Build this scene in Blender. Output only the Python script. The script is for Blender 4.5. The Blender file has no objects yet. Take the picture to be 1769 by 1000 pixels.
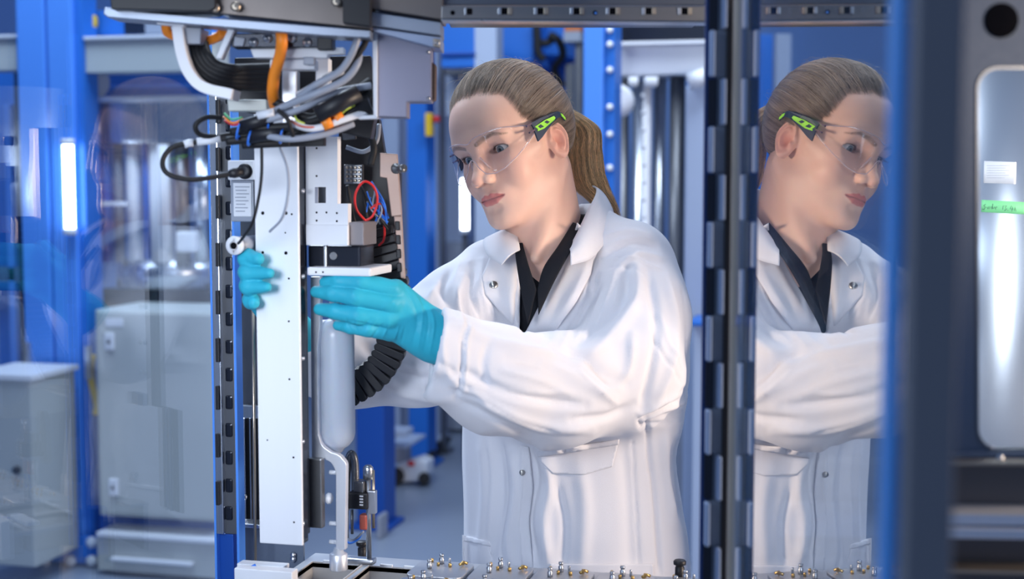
import bpy, bmesh, math, random
import numpy as np
from mathutils import Vector, Matrix, geometry
from mathutils.bvhtree import BVHTree

random.seed(7); rng = np.random.default_rng(7)
SC = bpy.context.scene
COL = SC.collection

# ---------------------------------------------------------------- camera, world, lights, exposure
FPX = 2457.0; CAMZ = 1.53
YAW = math.radians(13.9); PITCH = math.radians(4.66)
cam_d = bpy.data.cameras.new('camera'); cam = bpy.data.objects.new('camera', cam_d); COL.objects.link(cam)
cam_d.sensor_width = 36.0; cam_d.lens = 36.0 * FPX / 1769.0
cam.location = (0, 0, CAMZ); cam.rotation_euler = (math.pi / 2 - PITCH, 0, YAW)
cam_d.clip_start = 0.05; cam_d.clip_end = 60
cam_d.dof.use_dof = True; cam_d.dof.focus_distance = 2.08; cam_d.dof.aperture_fstop = 4.0
SC.camera = cam

SC.view_settings.view_transform = 'Standard'; SC.view_settings.look = 'None'
SC.view_settings.gamma = 1.0; SC.view_settings.use_curve_mapping = False
SC.view_settings.exposure = 0.0

wd = bpy.data.worlds.new('world'); SC.world = wd; wd.use_nodes = True
bg = wd.node_tree.nodes['Background']; bg.inputs[0].default_value = (0.42, 0.60, 1.0, 1); bg.inputs[1].default_value = 0.34

def area(name, loc, target, size, power, color, size_y=None, spread=180):
    l = bpy.data.lights.new(name, 'AREA'); l.energy = power; l.color = color
    l.shape = 'RECTANGLE'; l.size = size; l.size_y = size_y or size; l.spread = math.radians(spread)
    o = bpy.data.objects.new(name, l); COL.objects.link(o); o.location = loc
    o.rotation_euler = (Vector(target) - Vector(loc)).to_track_quat('-Z', 'Y').to_euler()
    return o

cyw, syw = math.cos(YAW), math.sin(YAW)
def c2w(p):                       # camera-yaw frame (x right, y forward, z up) to world
    p = np.asarray(p, float)
    return np.stack([p[..., 0] * cyw - p[..., 1] * syw, p[..., 0] * syw + p[..., 1] * cyw, p[..., 2]], -1)
def w2c(p):
    p = np.asarray(p, float)
    return np.stack([p[..., 0] * cyw + p[..., 1] * syw, -p[..., 0] * syw + p[..., 1] * cyw, p[..., 2]], -1)
def ray(px, py):
    X = (px - 884.5) / FPX; Y = -(py - 500.0) / FPX
    return np.array([X, math.cos(PITCH) + Y * math.sin(PITCH), -math.sin(PITCH) + Y * math.cos(PITCH)])
def cat(px, py, d):               # measured photo point at forward distance d, camera-yaw frame
    r = ray(px, py); return r * (d / r[1]) + np.array([0, 0, CAMZ])
def wat(px, py, d): return c2w(cat(px, py, d))
def on_y(px, py, Y):              # where the sight line meets the machine plane y = Y
    r = c2w(ray(px, py)); return r * (Y / r[1]) + np.array([0, 0, CAMZ])
def on_x(px, py, X):
    r = c2w(ray(px, py)); return r * (X / r[0]) + np.array([0, 0, CAMZ])
def on_z(px, py, Z):
    r = c2w(ray(px, py)); return r * ((Z - CAMZ) / r[2]) + np.array([0, 0, CAMZ])

# lights: warm from right front, cool from left and above, two added helpers
kw = lambda x, y, z: tuple(c2w(np.array([x, y, z])))
area('warm_work_light', kw(1.95, 1.38, 1.60), kw(0.10, 2.1, 1.25), 0.35, 45, (1.0, 0.80, 0.62), 0.35)
area('face_light', kw(1.0, 0.15, 1.72), kw(-0.01, 2.08, 1.54), 0.25, 0.15, (1.0, 0.84, 0.68), 0.25, 17)  # added fill aimed at the face alone, not a hall lamp
area('cool_light_left', kw(-0.55, 0.50, 1.56), kw(-0.36, 1.8, 1.27), 0.3, 1.35, (0.80, 0.88, 1.0), 0.3, 52)
area('cool_fill_left', kw(-0.8, 0.7, 2.0), kw(-0.1, 1.9, 1.2), 0.5, 4, (0.70, 0.83, 1.0), 0.5)
area('cool_light_top', kw(-0.35, 2.1, 2.9), kw(-0.02, 2.12, 1.6), 0.5, 11, (0.78, 0.88, 1.0), 0.5)
area('drum_light', kw(0.53, 1.38, 1.62), kw(0.69, 2.0, 1.58), 0.04, 1.6, (0.9, 0.95, 1.0), 1.4, 80)  # added light, makes the bright band on the steel drum
area('cool_light_back', kw(-1.0, 3.6, 2.9), kw(0.1, 2.1, 1.4), 1.0, 42, (0.72, 0.84, 1.0), 0.8)
area('hall_light_left', kw(-1.6, 4.4, 3.9), kw(-1.6, 5.6, 0.6), 2.2, 95, (0.74, 0.86, 1.0), 1.2)
area('hall_light_right', kw(1.2, 4.6, 3.9), kw(0.8, 6.2, 0.8), 2.2, 80, (0.74, 0.86, 1.0), 1.2)

# ---------------------------------------------------------------- helpers: materials
def mat(name, color, rough=0.5, metal=0.0, var=0.0, scale=20.0, bump=0.0, bscale=None, stretch=None, spec=0.5,
        aniso=0.0, sss=0.0, alpha=None, trans=0.0, ior=1.45, emis=None, estr=0.0, sheen=0.0, coat=0.0, var2=None):
    m = bpy.data.materials.new(name); m.use_nodes = True
    nt = m.node_tree; N = nt.nodes; L = nt.links; b = N['Principled BSDF']
    b.inputs['Base Color'].default_value = (*color, 1); b.inputs['Roughness'].default_value = rough
    b.inputs['Metallic'].default_value = metal; b.inputs['IOR'].default_value = ior
    b.inputs['Specular IOR Level'].default_value = spec
    b.inputs['Transmission Weight'].default_value = trans
    b.inputs['Anisotropic'].default_value = aniso
    if coat: b.inputs['Coat Weight'].default_value = coat; b.inputs['Coat Roughness'].default_value = 0.12
    if sss:
        b.inputs['Subsurface Weight'].default_value = sss; b.inputs['Subsurface Radius'].default_value = (0.010, 0.004, 0.002)
        b.inputs['Subsurface Scale'].default_value = 0.6
    if sheen: b.inputs['Sheen Weight'].default_value = sheen
    if alpha is not None: b.inputs['Alpha'].default_value = alpha
    if emis: b.inputs['Emission Color'].default_value = (*emis, 1); b.inputs['Emission Strength'].default_value = estr
    tc = N.new('ShaderNodeTexCoord'); mp = N.new('ShaderNodeMapping'); L.new(tc.outputs['Object'], mp.inputs[0])
    if stretch: mp.inputs['Scale'].default_value = stretch
    nz = N.new('ShaderNodeTexNoise'); nz.inputs['Scale'].default_value = scale; nz.inputs['Detail'].default_value = 5
    L.new(mp.outputs[0], nz.inputs['Vector'])
    if var:
        mx = N.new('ShaderNodeMix'); mx.data_type = 'RGBA'
        c2 = var2 or tuple(max(0, c * (1 - var)) for c in color); c1 = tuple(min(1, c * (1 + var * 0.5)) for c in color)
        mx.inputs[6].default_value = (*c1, 1); mx.inputs[7].default_value = (*c2, 1)
        L.new(nz.outputs[0], mx.inputs[0]); L.new(mx.outputs[2], b.inputs['Base Color'])
        rr = N.new('ShaderNodeMapRange'); rr.inputs[3].default_value = max(0.02, rough - 0.08); rr.inputs[4].default_value = min(1, rough + 0.08)
        L.new(nz.outputs[0], rr.inputs[0]); L.new(rr.outputs[0], b.inputs['Roughness'])
    if bump:
        n2 = N.new('ShaderNodeTexNoise'); n2.inputs['Scale'].default_value = bscale or scale; n2.inputs['Detail'].default_value = 4
        L.new(mp.outputs[0], n2.inputs['Vector'])
        bp = N.new('ShaderNodeBump'); bp.inputs['Strength'].default_value = 1.0; bp.inputs['Distance'].default_value = bump
        L.new(n2.outputs[0], bp.inputs['Height']); L.new(bp.outputs[0], b.inputs['Normal'])
    return m

def attr_mat(name, rough, sss=0.0, bump=0.0, bscale=300, spec=0.5):   # base colour from the mesh attribute 'tint'
    m = mat(name, (0.5, 0.5, 0.5), rough, sss=sss, bump=bump, bscale=bscale, spec=spec)
    a = m.node_tree.nodes.new('ShaderNodeAttribute'); a.attribute_name = 'tint'
    m.node_tree.links.new(a.outputs['Color'], m.node_tree.nodes['Principled BSDF'].inputs['Base Color'])
    return m

# ---------------------------------------------------------------- helpers: objects
def link(name, me, parent=None, m=None):
    o = bpy.data.objects.new(name, me); COL.objects.link(o)
    if parent: o.parent = parent
    if m and me is not None and not me.materials: me.materials.append(m)
    return o
def tag(o, label=None, cat_=None, group=None, kind=None):
    if label: o['label'] = label
    if cat_: o['category'] = cat_
    if group: o['group'] = group
    if kind: o['kind'] = kind
    return o
def thing(name, label, cat_, loc, group=None, rz=0.0):
    o = bpy.data.objects.new(name, None); o.empty_display_size = 0.05; COL.objects.link(o)
    o.location = tuple(float(v) for v in loc); o.rotation_euler = (0, 0, rz)
    return tag(o, label, cat_, group)

class MB:                         # collects shapes given in WORLD coordinates, links them as one mesh
    def __init__(s): s.bm = bmesh.new()
    def _add(s, verts, faces, smooth=False):
        vs = [s.bm.verts.new(tuple(float(c) for c in v)) for v in verts]
        for f in faces:
            try: fc = s.bm.faces.new([vs[i] for i in f]); fc.smooth = smooth
            except ValueError: pass
        return vs
    def box(s, lo, hi, bev=0.0, M=None):
        x0, y0, z0 = [min(a, b) for a, b in zip(lo, hi)]; x1, y1, z1 = [max(a, b) for a, b in zip(lo, hi)]
        V = [(x0, y0, z0), (x1, y0, z0), (x1, y1, z0), (x0, y1, z0), (x0, y0, z1), (x1, y0, z1), (x1, y1, z1), (x0, y1, z1)]
        if M is not None: V = [tuple(M @ Vector(v)) for v in V]
        F = [(0, 3, 2, 1), (4, 5, 6, 7), (0, 1, 5, 4), (1, 2, 6, 5), (2, 3, 7, 6), (3, 0, 4, 7)]
        vs = s._add(V, F)
        if bev > 0:
            ed = list({e for v in vs for e in v.link_edges})
            bmesh.ops.bevel(s.bm, geom=ed, offset=bev, segments=2, affect='EDGES', profile=0.6)
        return s
    def prism(s, poly, d, n=None):            # poly: list of 3D points (planar), extruded by vector d
        d = np.array(d, float); P = [np.array(p, float) for p in poly]; k = len(P)
        V = P + [p + d for p in P]
        nrm = sum((np.cross(P[i], P[(i + 1) % k]) for i in range(k)), np.zeros(3))
        F = [tuple(range(k)), tuple(range(2 * k - 1, k - 1, -1))] + [((i + 1) % k, i, i + k, (i + 1) % k + k) for i in range(k)]
        if np.dot(nrm, d) > 0: F = [tuple(reversed(f)) for f in F]
        s._add(V, F); return s
    def tube(s, pts, r, seg=8, caps=True, smooth=True):
        P = [np.array(p, float) for p in pts]; n = len(P)
        R = [r] * n if np.isscalar(r) else list(r)
        V = []; up = None
        for i in range(n):
            t = P[min(i + 1, n - 1)] - P[max(i - 1, 0)]; t /= (np.linalg.norm(t) + 1e-12)
            if up is None:
                up = np.array([0, 0, 1.0]) if abs(t[2]) < 0.9 else np.array([1.0, 0, 0])
            a = np.cross(t, up); a /= (np.linalg.norm(a) + 1e-12); b = np.cross(a, t); up = b
            for k in range(seg):
                an = 2 * math.pi * k / seg
                V.append(P[i] + (a * math.cos(an) + b * math.sin(an)) * R[i])
        F = [(i * seg + k, i * seg + (k + 1) % seg, (i + 1) * seg + (k + 1) % seg, (i + 1) * seg + k) for i in range(n - 1) for k in range(seg)]
        vs = [s.bm.verts.new(tuple(float(c) for c in v)) for v in V]
        for f in F:
            fc = s.bm.faces.new([vs[i] for i in f]); fc.smooth = smooth
        if caps:
            s.bm.faces.new([vs[i] for i in range(seg - 1, -1, -1)]); s.bm.faces.new([vs[(n - 1) * seg + i] for i in range(seg)])
        return s
    def cyl(s, a, b, r, seg=20): return s.tube([a, b], r, seg)
    def lathe(s, base, axis, prof, seg=28):   # prof: (radius, height) along axis
        ax = np.array(axis, float); ax /= np.linalg.norm(ax)
        return s.tube([np.array(base, float) + ax * h for _, h in prof], [max(q, 1e-5) for q, _ in prof], seg)
    def build(s, name, m, parent=None, origin=None, bevel=0.0, smooth_angle=None):
        me = bpy.data.meshes.new(name)
        bmesh.ops.recalc_face_normals(s.bm, faces=s.bm.faces[:])
        org = Vector((0, 0, 0))
        if parent is not None:
            pm = parent_world(parent)
            s.bm.transform(pm.inverted())
        elif origin is not None:
            org = Vector(tuple(float(v) for v in origin)); s.bm.transform(Matrix.Translation(-org))
        s.bm.to_mesh(me); s.bm.free()
        o = link(name, me, parent, m)
        if parent is None: o.location = org
        if bevel:
            bv = o.modifiers.new('bevel', 'BEVEL'); bv.width = bevel; bv.segments = 2; bv.limit_method = 'ANGLE'; bv.angle_limit = 0.7
        return o
def parent_world(o):
    M = Matrix.LocRotScale(o.location, o.rotation_euler, o.scale)
    return parent_world(o.parent) @ M if o.parent else M
def bez(pts, n=12):               # Catmull-Rom through points
    P = [np.array(p, float) for p in pts]
    P = [2 * P[0] - P[1]] + P + [2 * P[-1] - P[-2]]; out = []
    for i in range(1, len(P) - 2):
        for k in range(n):
            t = k / n; a, b, c, d = P[i - 1], P[i], P[i + 1], P[i + 2]
            out.append(0.5 * ((2 * b) + (-a + c) * t + (2 * a - 5 * b + 4 * c - d) * t * t + (-a + 3 * b - 3 * c + d) * t ** 3))
    out.append(P[-2]); return out
def pbox(x0, y0, x1, y1, Y, depth):           # box whose front face, on the plane y = Y, covers the measured rectangle
    xm, ym = (x0 + x1) / 2, (y0 + y1) / 2
    return (on_y(x0, ym, Y)[0], Y, on_y(xm, y1, Y)[2]), (on_y(x1, ym, Y)[0], Y + depth, on_y(xm, y0, Y)[2])

# ---------------------------------------------------------------- helpers: implicit surfaces (surface nets)
def nets(fn, lo, hi, h, margin=1.6):
    lo = np.array(lo, float); n = np.ceil((np.array(hi) - lo) / h / 4).astype(int) * 4
    nc = n // 4
    cx = [lo[i] + (np.arange(nc[i]) * 4 + 1.5) * h for i in range(3)]
    G = np.meshgrid(*cx, indexing='ij')
    cv = fn(G[0].ravel(), G[1].ravel(), G[2].ravel()).reshape(nc)
    near = np.abs(cv) < h * 4 * margin
    V = np.repeat(np.repeat(np.repeat(cv, 4, 0), 4, 1), 4, 2).astype(np.float32)
    ci = np.argwhere(near); off = np.stack(np.meshgrid(*[np.arange(4)] * 3, indexing='ij'), -1).reshape(-1, 3)
    fi = (ci[:, None, :] * 4 + off[None]).reshape(-1, 3)
    for s0 in range(0, len(fi), 600000):
        q = fi[s0:s0 + 600000]; p = lo + q * h
        V[q[:, 0], q[:, 1], q[:, 2]] = fn(p[:, 0], p[:, 1], p[:, 2])
    ins = V < 0
    def sl(A, o): return A[o[0]:A.shape[0] - 1 + o[0], o[1]:A.shape[1] - 1 + o[1], o[2]:A.shape[2] - 1 + o[2]]
    corners = [(i, j, k) for i in (0, 1) for j in (0, 1) for k in (0, 1)]
    cnt = sum(sl(ins, c).astype(np.int8) for c in corners)
    act = np.argwhere((cnt > 0) & (cnt < 8)); idx = -np.ones(cnt.shape, np.int64); idx[act[:, 0], act[:, 1], act[:, 2]] = np.arange(len(act))
    acc = np.zeros((len(act), 3)); num = np.zeros(len(act))
    for a in corners:
        for ax in range(3):
            if a[ax]: continue
            b = list(a); b[ax] = 1
            va = V[act[:, 0] + a[0], act[:, 1] + a[1], act[:, 2] + a[2]]; vb = V[act[:, 0] + b[0], act[:, 1] + b[1], act[:, 2] + b[2]]
            x = (va < 0) != (vb < 0); t = np.where(x, va / np.where(x, va - vb, 1), 0)
            p = np.tile(np.array(a, float), (len(act), 1)); p[:, ax] += t
            acc += p * x[:, None]; num += x
    verts = lo + (act + acc / num[:, None]) * h
    faces = []
    for ax in range(3):
        o = [0, 0, 0]; o[ax] = 1
        A = ins[:-1 if ax == 0 else None, :-1 if ax == 1 else None, :-1 if ax == 2 else None]
        B = ins[o[0]:, o[1]:, o[2]:]
        e = np.argwhere(A != B); u, v = (ax + 1) % 3, (ax + 2) % 3
        ok = (e[:, u] > 0) & (e[:, v] > 0) & (e[:, u] < cnt.shape[u]) & (e[:, v] < cnt.shape[v]) & (e[:, ax] < cnt.shape[ax]); e = e[ok]
        def cell(du, dv):
            c = e.copy(); c[:, u] -= du; c[:, v] -= dv; return idx[c[:, 0], c[:, 1], c[:, 2]]
        q = np.stack([cell(1, 1), cell(0, 1), cell(0, 0), cell(1, 0)], 1)
        fl = ~ins[e[:, 0], e[:, 1], e[:, 2]]; q[fl] = q[fl][:, ::-1]
        faces.append(q[(q >= 0).all(1)])
    return verts, np.concatenate(faces)
def np_mesh(name, V, F, smooth=True):
    me = bpy.data.meshes.new(name); F = np.asarray(F)
    me.vertices.add(len(V)); me.vertices.foreach_set('co', np.asarray(V, np.float32).ravel())
    k = F.shape[1]; me.loops.add(F.size); me.loops.foreach_set('vertex_index', F.ravel().astype(np.int32))
    me.polygons.add(len(F)); me.polygons.foreach_set('loop_start', (np.arange(len(F)) * k).astype(np.int32))
    me.polygons.foreach_set('loop_total', np.full(len(F), k, np.int32))
    me.polygons.foreach_set('use_smooth', np.full(len(F), smooth)); me.update(calc_edges=True); me.validate(); return me
def vnorm(V, F):
    n = np.cross(V[F[:, 2]] - V[F[:, 0]], V[F[:, 3 % F.shape[1]]] - V[F[:, 1]]) if F.shape[1] == 4 else np.cross(V[F[:, 1]] - V[F[:, 0]], V[F[:, 2]] - V[F[:, 0]])
    N = np.zeros_like(V)
    for k in range(F.shape[1]): np.add.at(N, F[:, k], n)
    return N / (np.linalg.norm(N, axis=1, keepdims=True) + 1e-12)
def relax(V, F, it=2, lam=0.5):
    E = np.concatenate([F[:, [i, (i + 1) % F.shape[1]]] for i in range(F.shape[1])]); 
    for k in range(it):
        for l in (lam, -lam * 1.04):
            S = np.zeros_like(V); c = np.zeros(len(V))
            np.add.at(S, E[:, 0], V[E[:, 1]]); np.add.at(c, E[:, 0], 1); np.add.at(S, E[:, 1], V[E[:, 0]]); np.add.at(c, E[:, 1], 1)
            V = V + l * (S / np.maximum(c, 1)[:, None] - V)
    return V
def smin(a, b, k): h = np.clip(0.5 + 0.5 * (b - a) / k, 0, 1); return b + (a - b) * h - k * h * (1 - h)
def smax(a, b, k): return -smin(-a, -b, k)
def ell(x, y, z, c, r):
    X, Y, Z = x - c[0], y - c[1], z - c[2]
    k0 = np.sqrt((X / r[0]) ** 2 + (Y / r[1]) ** 2 + (Z / r[2]) ** 2); k1 = np.sqrt((X / r[0] ** 2) ** 2 + (Y / r[1] ** 2) ** 2 + (Z / r[2] ** 2) ** 2)
    return k0 * (k0 - 1) / (k1 + 1e-9)
def cone(x, y, z, a, b, ra, rb):
    bx, by, bz = b[0] - a[0], b[1] - a[1], b[2] - a[2]; L = bx * bx + by * by + bz * bz + 1e-12
    t = np.clip(((x - a[0]) * bx + (y - a[1]) * by + (z - a[2]) * bz) / L, 0, 1)
    return np.sqrt((x - a[0] - bx * t) ** 2 + (y - a[1] - by * t) ** 2 + (z - a[2] - bz * t) ** 2) - (ra + (rb - ra) * t)
def chain(x, y, z, P, R, k=0.004):
    d = None
    for i in range(len(P) - 1):
        c = cone(x, y, z, P[i], P[i + 1], R[i], R[i + 1]); d = c if d is None else smin(d, c, k)
    return d
def project(px_, fn, offset=0.0):             # vectorised radial placement of points on an implicit surface
    return None
def clear_material(m, refl, tint_, rough=0.02, power=1.0, expo=5.0):      # thin clear sheet: see-through with a Fresnel-like gloss
    nt = m.node_tree; N = nt.nodes; L = nt.links; N.remove(N['Principled BSDF']); out = N['Material Output']
    t = N.new('ShaderNodeBsdfTransparent'); t.inputs[0].default_value = (*tint_, 1)
    g = N.new('ShaderNodeBsdfGlossy'); g.inputs['Roughness'].default_value = rough; g.inputs[0].default_value = (1, 1, 1, 1)
    lw = N.new('ShaderNodeLayerWeight'); lw.inputs[0].default_value = 0.5; fr = N.new('ShaderNodeMath'); fr.operation = 'POWER'; fr.inputs[1].default_value = expo; L.new(lw.outputs['Facing'], fr.inputs[0])
    mr = N.new('ShaderNodeMapRange'); mr.inputs[1].default_value = 0.0; mr.inputs[2].default_value = 1.0; mr.inputs[3].default_value = refl; mr.inputs[4].default_value = power
    mx = N.new('ShaderNodeMixShader'); L.new(fr.outputs[0], mr.inputs[0]); L.new(mr.outputs[0], mx.inputs[0])
    L.new(t.outputs[0], mx.inputs[1]); L.new(g.outputs[0], mx.inputs[2]); L.new(mx.outputs[0], out.inputs['Surface'])
# ================================================================ materials of the place
alu = mat('satin_aluminium', (.78, .80, .86), .38, metal=.55, var=.06, scale=6, stretch=(30, 30, .6), bump=.00003, bscale=120)
alu_w = mat('white_anodised', (.88, .89, .93), .38, metal=.0, var=.03, scale=4, stretch=(20, 20, .5))
steel = mat('brushed_steel', (.56, .58, .62), .30, metal=1.0, var=.15, scale=4, stretch=(40, 1, 1))
steel_v = mat('brushed_steel_upright', (.60, .63, .70), .26, metal=1.0, var=.12, scale=5, stretch=(40, 40, .5))
steel_d = mat('dark_steel', (.20, .205, .22), .35, metal=.8, var=.15, scale=8)
warm_st = mat('warm_steel', (.50, .42, .33), .33, metal=.9, var=.1, scale=12)
black = mat('black_plastic', (.012, .012, .016), .45)
black_s = mat('black_rubber', (.010, .010, .012), .6)
gloss_b = mat('black_anodised', (.018, .022, .035), .22, metal=.4)
blue = mat('blue_paint', (.022, .160, .60), .42, var=.06, scale=2, spec=.4)
blue_l = mat('light_blue_paint', (.085, .29, .86), .45, var=.05, scale=2)
blue_d = mat('deep_blue_paint', (.008, .07, .36), .4)
grey_p = mat('grey_enclosure', (.46, .49, .48), .55, var=.03, scale=3)
grey_l = mat('pale_panel', (.42, .50, .66), .5, var=.05, scale=3)
char = mat('charcoal_powder_coat', (.13, .165, .23), .55, var=.05, scale=200, bump=.00005, bscale=900)
orange = mat('orange_cable', (.95, .27, .02), .45)
red = mat('red_wire', (.62, .02, .02), .4)
yellow = mat('yellow_plastic', (.75, .48, .02), .45)
bluewire = mat('blue_wire', (.03, .18, .75), .4)
whitep = mat('white_plastic', (.75, .77, .82), .4)
greyc = mat('grey_cable', (.30, .33, .40), .4)
copper = mat('pinkish_bracket', (.45, .32, .27), .45, metal=.3, var=.08, scale=20)
bottle_m = mat('milky_plastic', (.50, .55, .64), .30, spec=.5, sss=.15)
floor_m = mat('grey_blue_floor', (.26, .31, .40), .35, var=.12, scale=1.2, bump=.0002, bscale=6)
wall_m = mat('hall_wall', (.20, .34, .66), .8, var=.15, scale=1.5)
brass = mat('brass', (.65, .42, .15), .3, metal=1.0)
holes = mat('hole_dark', (.006, .006, .008), .9, spec=0.05)
redplug = mat('red_plug', (.55, .12, .08), .4)
tray_m = mat('tray_aluminium', (.52, .54, .58), .36, metal=.7, var=.08, scale=8)
well_m = mat('well_steel', (.52, .50, .49), .45, metal=.35, var=.1, scale=10)

def bx(name, x0, y0, x1, y1, Y, dep, m, parent=None, bev=.0015):
    lo, hi = pbox(x0, y0, x1, y1, Y, dep); return MB().box(lo, hi, bev).build(name, m, parent, origin=((lo[0] + hi[0]) / 2, (lo[1] + hi[1]) / 2, lo[2]) if parent is None else None)
def hole_at(px, py, Y, r, parent, name='screw_hole', m=None):
    p = on_y(px, py, Y); return MB().cyl(p + [0, -.0004, 0], p + [0, .003, 0], r).build(name, m or holes, parent)
def cable(name, pts, r, m, label=None, parent=None, group=None, seg=10, n=10, cat_='cable'):
    """pts: (px, py, depth) measured points"""
    P = bez([wat(*p) for p in pts], n); mb = MB(); mb.tube(P, r, seg)
    if parent is not None: return mb.build(name, m, parent)
    o = mb.build(name, m, origin=P[0]); return tag(o, label, cat_, group)

YC = 1.67
# ---------------------------------------------------------------- the white linear column the far hand holds
cx0 = on_y(484, 930, YC)
colm = thing('linear_axis', 'tall white aluminium machine column gripped by the hand behind it', 'machine column', (cx0[0], YC, 1.0))
bx('profile', 443, 180, 518, 940, YC, .005, alu_w, colm, .0015)
bx('profile_body', 444, 181, 517, 939, YC + .005, .023, gloss_b, colm, .002)
lo, hi = pbox(446, 178, 515, 934, YC, .05)
MB().box((lo[0] + .010, YC + .0285, lo[2]), (hi[0] - .006, YC + .048, hi[2]), .002).build('rail_housing', gloss_b, colm)
for px, py, r in ((494, 368, .0022), (454, 368, .0022), (494, 437, .0022), (454, 436, .0018), (504, 370, .0012), (493, 402, .0010), (503, 250, .0012), (499, 481, .0012), (499, 555, .0013), (500, 655, .0013), (507, 790, .0013), (462, 760, .001), (508, 902, .0012)):
    hole_at(px, py, YC, r, colm)
for py in (330, 478, 620, 764, 906):
    p = on_y(519, py, YC); MB().lathe(p + [0, .006, 0], (1, 0, 0), [(.003, 0), (.003, .002), (.0018, .003), (0, .003)], 14).build('side_screw', steel, colm)
bx('lower_bracket', 522, 792, 556, 912, YC + .05, .012, steel_d, colm, .002)

# ---------------------------------------------------------------- second plate: stepped white carriage plate with the gripper
YP = 1.70
cp = on_y(565, 420, YP)
car = thing('carriage_plate', 'stepped white carriage plate with square window right of the column', 'machine plate', (cp[0], YP, cp[2]))
outl = [(528, 236), (583, 236), (583, 352), (601, 352), (601, 423), (529, 423)]
wnd = [(544, 323), (563, 323), (563, 351), (544, 351)]
def plate(name, outer, Y, th, m, parent, inner=None, bevel=.001):
    o3 = [on_y(a, b, Y) for a, b in outer]
    if not inner: return MB().prism(o3, (0, th, 0)).build(name, m, parent, origin=o3[0] if parent is None else None, bevel=bevel)
    i3 = [on_y(a, b, Y) for a, b in inner]
    pts = [Vector((p[0], p[2])) for p in o3 + i3]; n1 = len(o3); n2 = len(i3)
    r = geometry.delaunay_2d_cdt(pts, [(i, (i + 1) % n1) for i in range(n1)] + [(n1 + i, n1 + (i + 1) % n2) for i in range(n2)], [], 0, 1e-6)
    ip = [(q[0], q[2]) for q in i3]; op = [(q[0], q[2]) for q in o3]; mb = MB(); vv = [mb.bm.verts.new((v.x, Y, v.y)) for v in r[0]]; keep = []
    for f in r[2]:
        c = sum((r[0][i] for i in f), Vector((0, 0))) / len(f); a_ = np.array([c.x]); b_ = np.array([c.y])
        if in_poly2(a_, b_, op)[0] and not in_poly2(a_, b_, ip)[0]: keep.append(mb.bm.faces.new([vv[i] for i in f]))
    g = bmesh.ops.extrude_face_region(mb.bm, geom=keep); bmesh.ops.translate(mb.bm, vec=(0, th, 0), verts=[v for v in g['geom'] if isinstance(v, bmesh.types.BMVert)])
    bmesh.ops.delete(mb.bm, geom=[v for v in mb.bm.verts if not v.link_faces], context='VERTS')
    return mb.build(name, m, parent, origin=o3[0] if parent is None else None)
def in_poly2(px, py, poly):
    c = np.zeros(len(px), bool); n = len(poly)
    for i in range(n):
        x0, y0 = poly[i]; x1, y1 = poly[(i + 1) % n]
        c ^= ((y0 > py) != (y1 > py)) & (px < (x1 - x0) * (py - y0) / (y1 - y0 + 1e-12) + x0)
    return c
plate('plate', outl, YP, .012, alu_w, car, wnd)
bx('lower_step', 528, 388, 601, 424, YP - .006, .006, alu_w, car)
bx('side_block', 601, 384, 628, 424, YP + .004, .05, mat('grey_side_block', (.22, .20, .21), .45, metal=.3), car)
bx('window_back', 540, 318, 568, 356, YP + .04, .004, steel_d, car)
for px, py in ((547, 245), (547, 256), (557, 251), (547, 304), (547, 367), (564, 367), (582, 368), (547, 381), (582, 382)): hole_at(px, py, YP - (.006 if py > 388 else 0), .0013, car)
# motor block and platform under it
bx('motor_block', 532, 424, 622, 462, YP + .012, .055, gloss_b, car, .003)
bx('motor_rib', 558, 424, 564, 462, YP + .006, .010, steel, car)
MB().cyl(on_y(576, 442, YP + .012) + [0, -.001, 0], on_y(576, 442, YP + .012) + [0, .004, 0], .005).build('motor_screw', steel_d, car)
plate_lo, plate_hi = pbox(530, 462, 640, 477, YP - .012, .085)
MB().box(plate_lo, plate_hi, .003).build('platform', alu_w, car)
for px in (546, 558): hole_at(px, 470, YP - .012, .0012, car)

# ---------------------------------------------------------------- tool bracket with the milky cylinder
YB = 1.735
bk = thing('tool_bracket', 'slim aluminium bracket bent below the milky cylinder down to a round foot', 'bracket', on_y(585, 975, YB))
def cat2(pts, n=6): return [tuple(p[:2]) for p in bez([(a, b, 0) for a, b in pts], n)]
edge = [(536, 478), (553, 478), (553, 560), (549, 600), (550, 735)] + cat2([(550, 750), (556, 768), (570, 780), (582, 784)]) + cat2([(588, 788), (597, 800), (598, 815)]) + [(596, 950), (580, 950), (580, 830)] + cat2([(580, 815), (572, 800), (560, 793)]) + [(538, 792)]
plate('arm_plate', edge, YB, .010, alu, bk)
p = on_y(588, 955, YB + .005)
MB().lathe(on_y(585, 984, YB + .005), (0, 0, 1), [(.0112, 0), (.0120, .0015), (.0120, .021), (.0105, .0225), (.0075, .0235), (.0055, .0300), (0, .0300)], 28).build('foot', alu, bk)
for py in (816, 904, 936):
    q = on_y(577, py, YB + .005); MB().cyl(q + [-.006, 0, 0], q + [.004, 0, 0], .0028).build('side_pin', whitep, bk)
q = on_y(574, 861, YB + .005); MB().lathe(q, (-1, 0, 0), [(.004, 0), (.0072, .002), (.0076, .006), (.005, .009), (0, .0100)], 22).build('knob', whitep, bk)
BY = 1.765
bt = thing('milky_cylinder', 'milky white plastic cylinder with rounded ends below the gloved fingers', 'cylinder', on_y(582, 782, BY))
top = on_y(582, 548, BY); bot = on_y(582, 782, BY); H = top[2] - bot[2]; R_ = .0247
prof = [(.0035, -.010), (.0038, .000), (.0075, .0015)] + [(R_ * math.sin(a), .004 + R_ * 1.0 * (1 - math.cos(a))) for a in np.linspace(.45, math.pi / 2, 9)] + [(R_, H * .5)] + [(R_ * math.cos(a), H - R_ + R_ * math.sin(a)) for a in np.linspace(0, 1.25, 9)] + [(.008, H + .001), (.008, H + .022), (0, H + .022)]
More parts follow.
